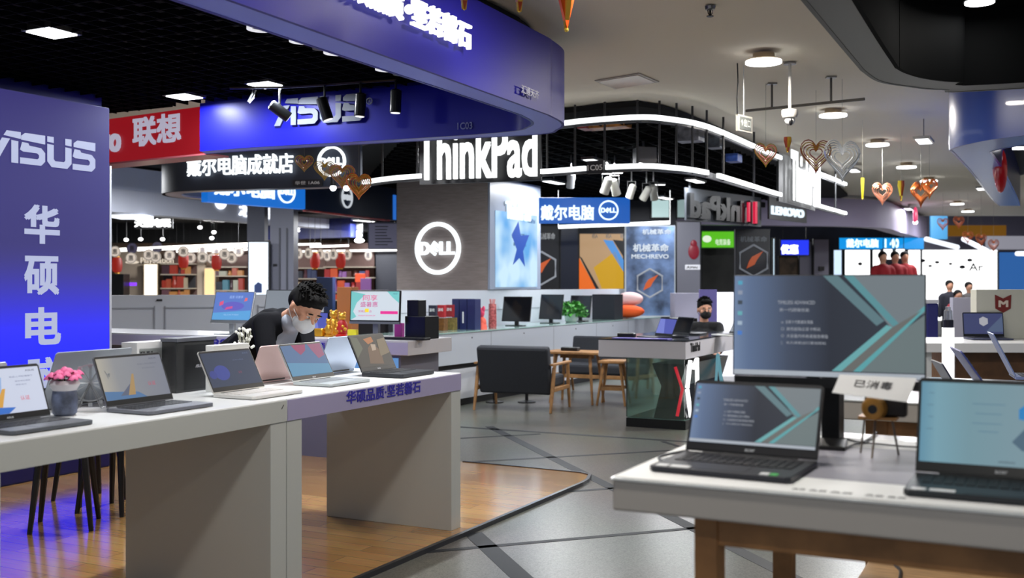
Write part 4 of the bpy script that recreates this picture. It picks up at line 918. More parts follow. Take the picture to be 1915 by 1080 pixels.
# ================================================================== SOFAS AND COFFEE TABLE
def sofa(label, loc, rot, W, seat_side=True):
    """front towards -y; origin centre of floor footprint"""
    t = thing('sofa', label, 'sofa', loc, rot, 'charcoal sofas with wooden frames')
    D = .62
    M = Matrix.Translation((0, D/2-.06, .36)) @ Matrix.Rotation(math.radians(-12), 4, 'X')
    MB().box(-W/2+.03, W/2-.03, -.09, 0.03, -.17, .38, M=M).build('backrest', CHARC, t, bevel=.03)
    MB().box(-W/2+.04, W/2-.04, -D/2+.04, D/2-.12, .27, .40).build('seat', CHARC, t, bevel=.03)
    MB().box(-W/2+.05, W/2-.05, -D/2+.05, D/2-.08, .22, .27).build('rail', OAK, t, bevel=.005)
    for s in (-1, 1):
        x = s*W/2
        MB().tube([(x, -D/2+.04, .53), (x, -D/2+.02, .3), (x, -D/2-.03, 0)], [.022, .022, .015], 8).build('leg', OAK, t, smooth=True)
        MB().tube([(x, D/2-.1, .50), (x, D/2-.06, .3), (x, D/2+.02, 0)], [.022, .024, .015], 8).build('leg', OAK, t, smooth=True)
        MB().box(x-.02, x+.02, -D/2+.02, D/2-.04, .23, .275).build('side_stretcher', OAK, t, bevel=.005)
        MB().prism([(x-.032, -D/2-.02), (x+.032, -D/2-.02), (x+.022, D/2-.02), (x-.022, D/2-.02)], .525, .55).build('armrest', OAK, t, bevel=.006)
    return t
# near sofa: back to the camera
sc0 = gz(1031, 773, 0); sc1 = gz(885, 766, 0); mid = (sc0+sc1)/2; ds = (sc0-sc1); rr = math.atan2(ds.y, ds.x)
back_n = Vector((-ds.y, ds.x, 0)).normalized()
sofa('charcoal two-seat sofa seen from behind, wooden arm on its right', mid+back_n*.33+Vector((0, 0, 0)), rr+math.pi, ds.length-.02)
P = gz(1090, 748, 0)
sofa('charcoal sofa facing the coffee table, partly hidden by it', P+A*.8-B*.05, RB, 1.15)
P = gz(1079, 752, 0)
t = thing('coffee_table', 'small oak table with angled legs between the two sofas', 'table', P, RB)
MB().box(-.36, .36, -.22, .22, .60, .63).build('tabletop', OAK, t, bevel=.006)
for sx, sy in ((1, 1), (-1, 1), (1, -1), (-1, -1)): MB().tube([(sx*.22, sy*.12, .6), (sx*.28, sy*.18, 0)], [.022, .015], 8).build('leg', OAK, t, smooth=True)
MB().box(-.22, .22, -.012, .012, .54, .60).build('apron', OAK, t)
o = MB().box(-.11, .11, -.05, .05, 0, .045).build('black_case', BLACK, bevel=.01); tag(o, 'small black case lying on the coffee table', 'case'); put(o, P+Vector((-.08, 0, .631)), RB)
# wooden stool before table
P = (gz(1123, 762, 0)+gz(1170, 750, 0))/2
t = thing('wooden_stool', 'oak stool frame under the left end of the X-legged table', 'stool', P, RB+.2)
MB().box(-.16, .16, -.16, .16, .50, .535).build('seat', OAK, t, bevel=.008)
for sx, sy in ((1, 1), (-1, 1), (1, -1), (-1, -1)): MB().tube([(sx*.10, sy*.10, .5), (sx*.17, sy*.17, 0)], [.02, .014], 8).build('leg', OAK, t, smooth=True)
for s in (-1, 1): MB().box(-.13, .13, s*.13-.01, s*.13+.01, .18, .22).build('stretcher', OAK, t)
# second stool to the right behind glass
P = gz(1215, 730, 0); t2 = dup(t, P, RB-.3, 'oak stool frame seen through the glass side of the table')
# black pedestal bases under sofa
for px, lb in ((925, 'thin black bar stool base behind the sofa, left one'), (985, 'thin black bar stool base behind the sofa, right one')):
    P = gz(px, 752, 0); t = thing('bar_stool', lb, 'stool', P, 0, 'black bar stools before the counter')
    MB().lathe([(.11, 0), (.11, .012), (.03, .03)]).build('base', BLACK, t, smooth=True)
    MB().tube([(0, 0, .02), (0, 0, .42)], .02, 8).build('post', BLACK, t); MB().lathe([(.10, .42), (.12, .44), (.12, .47), (.1, .49)]).build('seat', CHARC, t, smooth=True)

# ================================================================== X-LEGGED TABLE
tc_ = gz(1282, 804, 0)
t = thing('demo_table', 'white demo table on black plinth with glass side and lit X emblem', 'table', tc_, RB)
Lt = ray(1119, tc_, B); Wt = 2.3
MB().box(Lt, 0, 0, Wt, .70, .875).build('top', mat((208, 206, 212), .4), t, bevel=.004)
MB().box(Lt-.005, .005, -.005, Wt, .876, .886).build('glass_sheet', mat((40, 44, 52), .1), t)
Lg = ray(1171, tc_, B)
MB().box(Lg, 0, 0, Wt-.1, 0, .09).build('plinth', mat((16, 18, 20), .3), t)
MB().box(Lg+.01, -.01, .01, Wt-.12, .0905, .098).build('plinth_glass', mat((120, 150, 142), .12), t)
MB().box(Lg, Lg+.01, 0, Wt-.15, .10, .698).box(Lg+.011, -.012, 0.0, .01, .10, .698).build('glass_panel', mat((205, 232, 222), .03, alpha=.96), t)
mb = MB(); x0, x1 = -.37, -.01; yb, yt = .10, .695
mb.pxz([(x0, yt-.05), (x1, yt-.05), (x1-.07, .42), (x1, .10), (x0+.02, .10), (x0+.1, .42)], .06, 1.6)
mb.build('pedestal', mat((18, 19, 22), .25), t)
mb = MB(); mb.tube([(-.12, .045, .62), (-.045, .045, .40), (-.10, .045, .13)], .016, 8); mb.build('red_stroke', mat((230, 20, 50), .4, em=1.1), t)
mb = MB()
for pts in ([(.0, .12, .68), (.0, .02, .42)], [(.0, .02, .40), (.0, .14, .12)]): mb.tube([(x+.012, y, z) for x, y, z in pts], .022, 8)
mb.tube([(.012, .22, .60), (.012, .34, .69), (.012, .36, .2)], .022, 8)
mb.build('white_stroke', mat((255, 255, 255), .4, em=2.2), t)
fx = Face(tc_, tc_+A); q = fx.hit(1291, 656)
mb = MB(); mb.text('ThinkPad', q[0], q[1]-.01, w=.32, h=.085, y=-.001, ext=.003, bold=.03, M=Matrix.Translation((0, 0, 0)) @ Matrix.Rotation(math.pi/2, 4, 'Z')); mb.build('lettering', DARK, t)
mb = MB(); mb.tube([(.005, 1.0, .2), (.005, 1.12, .68), (.005, 1.35, .2)], .02, 6); mb.build('pale_mark', mat((120, 180, 196), .4, em=.6), t)
def tk(px, v, z=.887): P = tc_+A*v; return P+B*ray(px, P, B)+Vector((0, 0, z))
laptop('dark laptop with violet glow standing on the X-legged table, left one', tk(1205, .25), -1.15, W=.33, D=.23, kind='purple', body=mat((30, 32, 44), .4), bez=BLACK, stickers=False, group='laptops on the X-legged table', ang=112)
laptop('dark laptop on the X-legged table, seen edge-on beside the violet one', tk(1238, .6), -1.2, W=.33, D=.23, kind='off', body=mat((32, 36, 50), .4), bez=BLACK, stickers=False, group='laptops on the X-legged table', ang=110)
laptop('grey laptop open before the seated person', tk(1316, 1.35), 1.15, W=.34, D=.23, kind='plain', body=GREYM, stickers=False, group='laptops on the X-legged table', ang=125)
laptop('white laptop open at right end of the X-legged table', tk(1345, 1.0), -1.2, W=.34, D=.23, kind='plain', body=WHITE, stickers=False, group='laptops on the X-legged table', ang=120)
o = MB().box(-.09, .09, -.05, .05, 0, .05).build('card_reader', BLACK, bevel=.012); tag(o, 'small black device at left end of the X-legged table', 'device'); put(o, tk(1172, .3), RB)
o = MB().box(-.3, .3, -.07, .07, 0, .008).build('keyboard_tray', mat((120, 110, 200), .4), bevel=.002); tag(o, 'flat lilac strip lying on the X-legged table', 'tray'); put(o, tk(1200, .12), RB)
# desk screen behind seated person's left
monitor('black monitor back behind the violet-lit laptops', at(1281, 590, 14.6)-Vector((0, 0, .52)), RB+math.pi, .28*1.3, .23, .26, 'off', frame=BLACK, stand=BLACK)

# ================================================================== LIT OVAL CANOPY
t = thing('light_canopy', 'curved open canopy of two white light strips with large white block letters', 'canopy')
def sidx(px): # nearest path index for pixel column
    return min(range(len(strip)), key=lambda i: abs(CX+F*strip[i].x/strip[i].y-px) + (1e6 if strip[i].y > 18 else 0))
def sub(px0, px1):
    """path between two columns"""
    out = []
    for i in range(len(strip)-1):
        a_, b_ = strip[i], strip[i+1]
        for k in range(8):
            p = a_.lerp(b_, k/8); c = CX+F*p.x/p.y
            if px0 <= c <= px1: out.append(p)
    return out
STR = mat((250, 254, 255), .5, em=2.0)
for z, segs in ((2.535, ((655, 788), (1010, 1094), (1131, 1327), (1345, 1465), (1523, 1587))), (2.985, ((640, 1290), (1291, 1465), (1527, 1587)))):
    for s0, s1 in segs:
        p = sub(s0, s1)
        if len(p) < 2: continue
        mb = MB(); band(mb, p, z-.022, z+.022, .03); mb.build('light_strip', STR, t)
p = sub(640, 1587); 
for z in (2.52, 2.97):
    mb = MB(); band(mb, offset(p, .032), z-.03, z+.03, .03); mb.build('channel', mat((26, 27, 30), .4), t)
for i in range(0, len(p), 24):
    MB().tube([(p[i].x, p[i].y+.05, 2.5), (p[i].x, p[i].y+.05, 3.15)], .012, 6).build('hanger', DARK, t)
p0 = sub(783, 790)[0]; p1 = sub(1004, 1010)[0]; f = Face(p0, p1)
M = Matrix.Translation(f.P) @ Matrix.Rotation(f.rot, 4, 'Z')
mb = MB(); mb.text('ThinkPad', .0, 2.49, w=f.w, h=.50, y=-.05, ext=.03, bold=.02, M=M); mb.build('lit_lettering', mat((252, 255, 255), .5, em=1.5), t)
MB().box(-.02, f.w+.02, .02, .05, 2.45, 3.05, M=M).build('letter_board', mat((18, 19, 22), .4), t)
p0 = sub(1473, 1478)[0]; p1 = sub(1522, 1528)[-1]; f = Face(p0, p1)
M = Matrix.Translation(f.P) @ Matrix.Rotation(f.rot, 4, 'Z')
mb = MB(); mb.text('ThinkPad', .0, 2.5, w=f.w, h=.60, y=-.04, ext=.014, bold=.022, M=M); mb.build('lit_lettering', mat((252, 255, 255), .5, em=1.5), t)
MB().box(-.35, f.w+.02, .02, .05, 2.45, 3.05, M=M).build('letter_board', mat((18, 19, 22), .4), t)
p0 = sub(1097, 1100)[0]; p1 = sub(1128, 1131)[-1]; f = Face(p0, p1); M = Matrix.Translation(f.P) @ Matrix.Rotation(f.rot, 4, 'Z')
mb = MB().box(0, f.w, -.01, .03, 2.48, 2.60, m=0, M=M); mb.text('1C05', .01, 2.51, w=f.w-.02, h=.05, y=-.011, m=1, M=M); mb.build('unit_number', [DARK, WHITE], t)
# inner lights & glossy ceiling clutter
def pend(px, py, y, w, kind, lb):
    P = at(px, py, y)
    t = thing('panel_light', lb, 'ceiling light', P, 0, 'lamps inside the light strip canopy')
    MB().box(-w, w, -w*.4, w*.4, .0, .03).build('housing', METAL, t); MB().box(-w*.95, w*.95, -w*.36, w*.36, -.006, 0).build('diffuser', GLOW, t)
for a_ in ((1170, 272, 12, .085, 0, 'oval white ceiling lamp left of the grey projector inside the lit canopy'), (1120, 257, 11.7, .085, 0, 'thin white ceiling lamp beside the cable loop'), (1240, 290, 14, .08, 0, 'white ceiling lamp right of the grey projector'),
           (1196, 222, 10.5, .04, 0, 'tiny white ceiling lamp under the upper light strip'), (1155, 323, 14, .07, 0, 'small lamp under the lower light strip by the wall spotlights'), (1234, 345, 16, .08, 0, 'small lamp over the blue round-logo sign'), (1172, 256, 12.4, .1, 0, 'faint glowing panel standing for a lamp reflection above the projector')): pend(*a_)  # last panel models a lamp's reflection as a glowing box
def cspot(px, py, y, s, lb, tilt=.3, col=(205, 205, 195)):
    P = at(px, py, y); t = thing('spotlight', lb, 'spotlight', P, 0, 'white spotlights under the lit canopy')
    R = Matrix.Rotation(tilt, 4, 'Y') @ Matrix.Rotation(.3, 4, 'X')
    MB().lathe([(.045*s, -.13*s), (.06*s, -.12*s), (.055*s, .08*s), (.03*s, .1*s)], M=R).build('body', mat(col, .4), t, smooth=True)
    MB().tube([(-.06*s, 0, 0), (-.06*s, 0, .14*s), (.06*s, 0, .14*s), (.06*s, 0, 0)], .008*s, 5).tube([(0, 0, .14*s), (0, 0, 2.98-P.z)], .008, 5).build('bracket', METAL, t)
for a_ in ((1135, 345, 12.5, .9, 'white spotlight under the 1C05 strip, left of a pair'), (1149, 348, 12.6, .9, 'cream spotlight under the 1C05 strip, right of a pair', -.3), (1181, 356, 13, .8, 'grey spotlight hanging alone above the blue sign end'),
           (1209, 360, 13.5, .85, 'grey spotlight of the far pair, left', .5), (1222, 358, 13.7, .9, 'cream spotlight of the far pair, right', -.2), (1068, 336, 12.6, .8, 'flat grey spotlight above the blue round-logo sign', .1, (130, 132, 136))): cspot(*a_)
P = at(1203, 290, 11.5); t = thing('projector', 'grey ceiling projector hanging inside the lit canopy', 'projector', P, .2)
MB().box(-.09, .12, -.1, .1, -.09, .08).build('body', mat((120, 120, 122), .5), t, bevel=.01); MB().lathe([(.03, -.02), (.035, .02)], c=(-.05, -.02, -.1)).build('lens', GLOW, t)
MB().tube([(0, 0, .08), (0, 0, 3.12-P.z)], .015, 6).build('bracket', METAL, t)
PL = ['above the sofas', 'above the X-legged table', 'over the middle of the long counter', 'above the seated person', 'before the gaming posters', 'in front of the navy round-logo sign', 'behind the dark canopy', 'before the long grey bulkhead', 'over the boxed game shelf', 'over the red goods shelf', 'before the blue wall screen', 'before the cyan sign', 'before the huge white display wall', 'behind the lilac bulkhead', 'over the brown fronted table', 'over the second oak table']
for k, (x, y, z, pw, sz) in enumerate(((-.6, 11.6, 2.9, 45, .5), (1.0, 12.6, 2.9, 45, .5), (.6, 15.2, 2.9, 55, .5), (2.6, 15.0, 2.9, 45, .5), (2.6, 18.0, 2.9, 60, .5), (-1.6, 8.3+1.6, 2.8, 26, .4), (-3.6, 13.9, 2.85, 70, .5), (-5.3, 13.2, 2.85, 110, .5), (-5.2, 18.6, 2.55, 130, .5), (-2.6, 18.6, 2.55, 120, .5), (5.0, 15.5, 3.1, 60, .4), (8.2, 18.5, 3.1, 60, .4), (8.8, 23.5, 3.1, 70, .5), (6, 25, 2.9, 50, .5), (4.2, 10.8, 2.9, 40, .4), (4.4, 6.6, 2.9, 30, .4))):  # added panel lamps that brighten dim shops and booths
    t = thing('panel_light', 'added fill lamp, flat white panel '+PL[k], 'ceiling light', (x, y, z), RA, 'added fill lamps of the shops')
    MB().box(-sz/2-.02, sz/2+.02, -.08, .08, 0, .03).build('housing', METAL, t); MB().box(-sz/2, sz/2, -.06, .06, -.005, 0).build('diffuser', GLOW, t)
    MB().tube([(0, 0, .03), (0, 0, (3.2 if z > 3 else 3.13 if z > 2.6 else 2.62)-z)], .006, 5).build('hanger', METAL, t)
    area('lamp', t, (0, 0, -.02), sz, pw*.8, (.95, .97, 1), shape='SQUARE')
# boxes model both clutter and reflections in the glossy ceiling behind the strip
for k, (px, py, y, w, h, col, lb) in enumerate(((1130, 232, 10.3, .42, .06, (170, 110, 40), 'orange wrapped carton above the lit canopy'), (1088, 234, 10.35, .10, .06, (150, 50, 50), 'red carton left of the orange carton above the canopy'), (1285, 248, 10.6, .24, .16, (120, 124, 134), 'crumpled foil-like sheet above the canopy, larger'),
                                                (1333, 264, 11.3, .15, .13, (90, 98, 108), 'crumpled foil-like sheet above the canopy, smaller'), (1368, 294, 12.0, .14, .09, (60, 90, 170), 'blue box standing for a reflection above the canopy near the hanging hearts'))):
    P = at(px, py+h/2*F/y, y); simplebox('carton', lb, 'box', P, RB, w, .2, h, mat(col, .35, noise=.5, scale=12), 'boxes for clutter and reflections above the canopy'); MB().tube([(0, .1, h), (0, .1, 3.13-P.z)], .006, 5).build('hanger', DARK, bpy.data.objects[[o.name for o in bpy.data.objects if o.get('label') == lb][-1]])

# ================================================================== FAR SIGNS (left and middle)
def signbox(name, label, P0, P1, z0, z1, th, m, cat='sign'):
    f = Face(P0, P1); t = thing(name, label, cat, (f.P.x, f.P.y, 0), f.rot)
    MB().box(0, f.w, 0, th, z0, z1).build('board', m, t, bevel=.004); return f, t
# grey bulkhead
P0, P1 = gz(130, 390, 2.45), gz(704, 433.5, 2.45)
f, t = signbox('grey_bulkhead', 'long plain grey bulkhead with white emblem over the left shop opening', P0, P1, 2.45, 2.78, .3, mat((214, 218, 232), .6), 'bulkhead')
ff = f; a = f.hit(412, 379); mb = MB(); mb.disc(a[0], a[1]+.03, .13, -.02, -.001); b = f.rect(447, 382, 505, 404)
mb.text('芯潮', b[0], b[2], w=b[1]-b[0], h=.18, y=-.002, ext=.02, bold=.03); mb.build('lit_emblem', mat((240, 246, 255), .5, em=1.8), t)
MB().box(-2, f.hit(330, 400)[0], .0, .3, 2.781, 3.10).build('upper_board', mat((205, 212, 232), .6), t)
# navy panel + blue box
P0, P1 = gz(388, 377, 2.45), gz(571, 391, 2.45); P2 = gz(740, 412, 2.45)
f, t = signbox('blue_round_logo_sign', 'bright blue lit shop sign under the dark canopy, left side', P0, P1, 2.45, 2.80, .12, mat((18, 112, 214), .4, em=.85))
mb = MB(); b = f.rect(400, 348, 512, 373); mb.text('戴尔电脑', b[0], 2.55, w=b[1]-b[0], h=.2, y=-.002, ext=.02, bold=.03)
q = f.hit(535, 363); dell(mb, q[0], q[1]+.03, .15, -.002, .02); mb.build('lit_lettering', mat((225, 245, 255), .5, em=1.4), t)
f, t = signbox('navy_sign', 'dark navy sign with white ring logo between the dark canopy and pillar', Vector((P1.x, P1.y, 0)), P2, 2.45, 2.95, .12, mat((22, 36, 62), .3))
mb = MB(); q = f.hit(648, 369); dell(mb, q[0], q[1], .155, -.002, .02); mb.build('logo', mat((225, 232, 240), .4, em=.7), t)
MB().box(f.w-.10, f.w, -.01, -.001, 2.46, 2.85).build('blue_end', mat((40, 110, 210), .4, em=.8), t)
MB().box(.1, f.w-.2, 0, .1, 2.43, 2.448).build('underside_strip', mat((170, 60, 60), .4, noise=.6, scale=6), t)
# dark canopy with white letters
pts = curve_pts([V2(*at(420, 352, 13.6)[:2]), V2(*at(330, 372, 13.0)[:2]), V2(*at(303, 366, 12.5)[:2]), V2(*at(316, 358, 12.15)[:2]), V2(*at(384, 355, 11.9)[:2]), V2(*at(571, 349, 11.55)[:2]), V2(*at(674, 346, 11.3)[:2])], 6)
t = thing('dark_canopy', 'dark grey rounded shop canopy with bright white lettering and ring logo', 'canopy')
mb = MB(); band(mb, pts, 2.5, 3.0, .04); mb.build('fascia', mat((50, 58, 74), .55), t, smooth=True)
mb = MB(); vs = [(p.x, p.y, 2.505) for p in pts]; mb.prism([(p.x, p.y) for p in offset(pts, .01)]+[(p.x, p.y) for p in offset(pts, .22)][::-1], 2.5, 2.52); mb.build('underside', mat((120, 110, 130), .3), t)
f = Face(V2(*at(384, 355, 11.9)[:2]), V2(*at(571, 349, 11.55)[:2])); M = Matrix.Translation(f.P) @ Matrix.Rotation(f.rot, 4, 'Z')
b = f.rect(354, 290, 551, 328); z0 = f.hit(450, 327)[1]; mb = MB(); mb.text('戴尔电脑成就店', b[0], z0, w=b[1]-b[0], h=.215, y=-.03, ext=.02, bold=.014, M=M)
q = f.hit(625, 303); dell(mb, q[0], q[1], .165, -.05, .03, M=M); mb.build('lit_lettering', mat((245, 252, 255), .5, em=1.6), t)
q = f.rect(551, 337, 606, 349); mb = MB().box(q[0], q[1], -.045, -.02, q[2], q[3], M=M); mb.text('华世 1A06', q[0]+.03, q[2]+.015, w=q[1]-q[0]-.06, h=.04, y=-.046, m=1, M=M); mb.build('unit_number', [mat((36, 38, 44), .5), WHITE], t)
for px in (623, 648):
    P = at(px, 351, 11.3); tt = thing('downlight', f'small bright spot lamp under the dark canopy, {"left" if px == 623 else "right"} one', 'ceiling light', P, 0, 'spot lamps under the dark canopy')
    MB().ball((0, 0, 0), .035).build('bulb', GLOW, tt); MB().lathe([(.03, .02), (.03, .12)]).build('socket', DARK, tt)
# right blue Dell sign
P0, P1 = gz(1008, 417, 2.3), gz(1178, 417, 2.3)
f, t = signbox('blue_round_logo_sign', 'bright blue lit shop sign right of the pillar poster', P0, P1, 2.3, 2.66, .12, mat((14, 96, 196), .4, em=.8))
mb = MB(); b = f.rect(1012, 384, 1110, 411); mb.text('戴尔电脑', b[0], b[2], w=b[1]-b[0], h=b[3]-b[2], y=-.002, ext=.02, bold=.03)
q = f.hit(1138, 393); dell(mb, q[0], q[1], .14, -.002, .02); mb.build('lit_lettering', mat((225, 245, 255), .5, em=1.4), t)
# posters wall behind the long counter
def poster(name, label, x0, y0, x1, y1, y, m, frame=None, cat='poster', z_floor=False, hang_rods=0):
    P0, P1 = at(x0, y1, y), at(x1, y1, y-.0); f = Face(P0, P1); z0 = P0.z; z1 = at(x0, y0, y).z
    t = thing(name, label, cat, (P0.x, P0.y, 0), 0)
    MB().box(0, f.w, 0, .08, 0 if z_floor else z0, z1).build('board', frame or DARK, t); MB().box(.02, f.w-.02, -.008, -.001, z0+.02, z1-.02).build('print', m, t)
    if hang_rods:
        for u in (.1*f.w, .9*f.w): MB().tube([(u, .04, z1), (u, .04, hang_rods)], .008, 5).build('hanger', DARK, t)
    return f, t, z0, z1
def hexlogo(t, f, cx, cy, r, wid, orange=True, dark=False):
    u, z = f.hit(cx, cy); mb = MB(); pts = [(u+r*math.sin(k*math.pi/3), z+r*math.cos(k*math.pi/3)) for k in range(7)]
    mb.tube([(a_, -.02, b_) for a_, b_ in pts], wid, 6); mb.build('hexagon', mat((170, 176, 186), .4, em=.25 if dark else .7), t)
    mb = MB(); mb.pxz([(u-r*.45, z-r*.5), (u-r*.3, z-r*.05), (u-r*.1, z+r*.25), (u+r*.6, z+r*.6), (u+r*.2, z+r*.05), (u+r*.05, z-.25*r)], -.03, -.012); mb.build('orange_emblem', mat((214, 96, 40), .4, em=.4 if dark else .8), t)
f, t, z0, z1 = poster('black_poster', 'black poster with white hexagon and orange emblem beside the pillar', 1005, 421, 1046, 548, 18.6, mat((24, 26, 32), .4), cat='poster', z_floor=True)
hexlogo(t, f, 1012, 501, .29, .02); u, z = f.hit(1006, 445); mb = MB(); mb.text('机械革命', u, z-.02, w=.30, h=.11, y=-.01, bold=.03); mb.text('HREVO', f.hit(1014, 546)[0], f.hit(1014, 546)[1], w=.25, h=.05, y=-.01); mb.build('lettering', WHITE, t)
f, t, z0, z1 = poster('dark_cabinet', 'tall dark blue cabinet column between two posters', 1047, 421, 1082, 546, 18.6, mat((26, 34, 54), .3), cat='cabinet', z_floor=True)
f, t, z0, z1 = poster('orange_poster', 'large poster with orange, yellow and blue diagonal sheets', 1082, 435, 1167, 548, 18.8, mat((196, 160, 120), .4, em=.75), cat='poster', z_floor=True)
mb = MB()
def hp2(*p): return [f.hit(*q) for q in p]
mb.pxz(hp2((1083, 482), (1118, 546), (1083, 546)), -.014, -.009, m=0); mb.pxz(hp2((1110, 500), (1150, 470), (1166, 508), (1166, 546), (1128, 546)), -.014, -.009, m=1)
mb.pxz(hp2((1128, 448), (1146, 450), (1166, 486), (1166, 508)), -.014, -.009, m=2); mb.pxz(hp2((1146, 448), (1166, 450), (1166, 480)), -.014, -.009, m=3)
mb.pxz(hp2((1083, 478), (1088, 482), (1124, 546), (1117, 546)), -.016, -.014, m=3)
mb.build('coloured_sheets', [mat((240, 110, 24), .4, em=.85), mat((214, 164, 24), .4, em=.8), mat((84, 150, 220), .4, em=.85), mat((30, 30, 30), .4)], t)
mb = MB()
for px in (1107, 1133, 1160): u, z = f.hit(px, 441); mb.text('机A', u, z-.04, w=.1, h=.08, y=-.01)
mb.build('lettering', mat((110, 110, 110), .5), t)
f, t, z0, z1 = poster('gaming_poster', 'backlit grey blue gaming poster with white hexagon and white lettering', 1169, 421, 1263, 592, 18.2, mat((74, 92, 122), .4, em=.55, noise=.65, scale=3), frame=mat((205, 215, 225), .4, em=.6))
hexlogo(t, f, 1215, 529, .245, .018)
mb = MB(); b = f.rect(1184, 457, 1250, 470); mb.text('机械革命', b[0], b[2], w=b[1]-b[0], h=.13, y=-.01, bold=.03); b = f.rect(1181, 475, 1250, 483); mb.text('MECHREVO', b[0], b[2], w=b[1]-b[0], h=.07, y=-.01, bold=.03); b = f.rect(1201, 429, 1255, 438); mb.text('机械革命', b[0], b[2], w=b[1]-b[0], h=.09, y=-.01, bold=.02)
mb.build('lettering', mat((225, 235, 245), .4, em=.8), t)
# led bar above
P0, P1 = at(1044, 424, 17.5), at(1253, 416, 17.5); o = MB().tube([P0, P1], .03, 8).tube([P0, (P0.x, P0.y, 3.13)], .005, 4).tube([P1, (P1.x, P1.y, 3.13)], .005, 4).build('light_bar', STR); tag(o, 'long thin white light bar above the gaming posters', 'light')
# windows-like pale panels
for x0, x1, lb in ((1217, 1253, 'pale blue-green lit window panel left of the reversed letters'), (1265, 1295, 'grey lit panel next to the reversed letters')):
    f, t, z0, z1 = poster('backlit_window', lb, x0, 366, x1, 408, 19.5, mat((190, 220, 220), .4, em=.9 if x0 == 1217 else .45), cat='panel')
# reversed letters on the canopy's far side
P0, P1 = at(1297, 404, 15.2), at(1434, 404, 17.0); f = Face(P0, P1)
t = thing('reversed_lettering_sign', 'black sign letters seen from their back through the lit canopy', 'sign', (f.P.x, f.P.y, 0), f.rot)
z0 = f.hit(1297, 404)[1]
MB().box(0, f.w*1.02, .12, .15, z0-.05, z0+.42).box(.1, .13, .12, .14, z0+.42, 3.13).box(f.w*.9, f.w*.9+.03, .12, .14, z0+.42, 3.13).build('board', mat((70, 74, 80), .5), t)
mb = MB(); mb.text('ThinkPad', 0.02, z0, w=f.w, h=.32, y=.1, ext=.05, bold=.05, mirror=True); mb.build('lettering', BLACK, t)
MB().tube([f.hit(1400, 375)[0:1]+(.0,)+(z0+.3,), f.hit(1400, 375)[0:1]+(.0,)+(z0,)], .03, 6).tube([f.hit(1412, 375)[0:1]+(.0,)+(z0+.32,), f.hit(1412, 375)[0:1]+(.0,)+(z0-.02,)], .04, 6).build('red_stroke', mat((220, 30, 70), .4, em=.9), t)
P0, P1 = at(1441, 400, 17.0), at(1500, 396, 18.0); f = Face(P0, P1); t = thing('lit_letter_sign', 'white lit letters on black board below the lit canopy', 'sign', (f.P.x, f.P.y, 0), f.rot)

z0 = f.hit(1441, 400)[1]; mb = MB(); mb.text('LENOVO', .0, z0, w=f.w, h=.13, y=-.01, ext=.03, bold=.03); mb.build('lettering', mat((225, 240, 250), .5, em=1.2), t)
MB().box(-.05, f.w+.2, .0, .03, z0-.08, z0+.3).box(.1, .13, 0, .02, z0+.3, 3.13).build('board', mat((20, 20, 24), .4), t)
# white column with red emblem
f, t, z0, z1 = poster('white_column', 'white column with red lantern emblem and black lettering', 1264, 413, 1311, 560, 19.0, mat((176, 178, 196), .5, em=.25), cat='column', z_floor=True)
u, z = f.hit(1297, 465); MB().ball((u, -.02, z-.05), .10, .03, .14).ball((u, -.02, z+.09), .06, .03, .07).build('red_emblem', mat((190, 40, 66), .5, em=.3), t, smooth=True)
u, z = f.hit(1283, 504); mb = MB(); mb.box(u-.02, u+.25, -.02, -.009, z, z+.09); mb.text('大MAI', u, z+.02, w=.2, h=.05, y=-.021, m=1); mb.build('lettering', [mat((225, 225, 230), .5), DARK], t)
f, t, z0, z1 = poster('green_sign', 'bright green lit sign behind the white column', 1311, 431, 1374, 464, 21, mat((92, 196, 30), .4, em=.9), frame=mat((60, 140, 30), .4), hang_rods=3.14)
mb = MB(); b = f.rect(1338, 444, 1366, 458); mb.text('电竞装备', b[0], b[2], w=b[1]-b[0], h=.12, y=-.01); b = f.rect(1314, 440, 1330, 454); mb.ball(((b[0]+b[1])/2, -.01, b[2]+.08), .09, .02, .07); mb.build('lettering', mat((235, 250, 225), .4, em=.9), t)
f, t, z0, z1 = poster('dark_doorway', 'dim shop front under the green sign', 1311, 464, 1374, 560, 21.5, mat((44, 44, 42), .6, noise=.3, scale=3), cat='shop front', z_floor=True)
f, t, z0, z1 = poster('black_poster', 'black poster with dim hexagon above the big monitor', 1375, 428, 1440, 560, 17.5, mat((12, 14, 17), .4), z_floor=True)
hexlogo(t, f, 1409, 487, .26, .018, dark=True); b = f.rect(1384, 444, 1434, 452); mb = MB(); mb.text('机械革命', b[0], b[2], w=b[1]-b[0], h=.09, y=-.01); mb.build('lettering', mat((90, 94, 98), .5), t)
f, t, z0, z1 = poster('blue_screen_sign', 'bright blue wall screen with white text in the distance', 1459, 447, 1514, 478, 24, mat((40, 60, 250), .4, em=1.0), frame=DARK, hang_rods=3.14)
b = f.rect(1461, 458, 1492, 474); mb = MB(); mb.text('优惠', b[0], b[2], w=b[1]-b[0], h=b[3]-b[2], y=-.01, bold=.05); mb.build('lettering', GLOW, t)
f, t, z0, z1 = poster('shop_window', 'brown shop window with small red lanterns under the blue screen', 1456, 478, 1494, 600, 24.3, mat((90, 72, 54), .6, noise=.5, scale=5), cat='shop front', z_floor=True)
f, t, z0, z1 = poster('grey_column', 'grey column right of the blue wall screen, narrower one', 1494, 450, 1519, 600, 24.2, mat((142, 140, 158), .5), cat='column', z_floor=True)
f, t, z0, z1 = poster('grey_column', 'pale grey column carrying a small black box', 1521, 446, 1551, 600, 24, mat((136, 134, 150), .5), cat='column', z_floor=True)
b = f.rect(1530, 498, 1539, 506); MB().box(b[0], b[1], -.1, -.009, b[2], b[3]).build('black_box', BLACK, t)
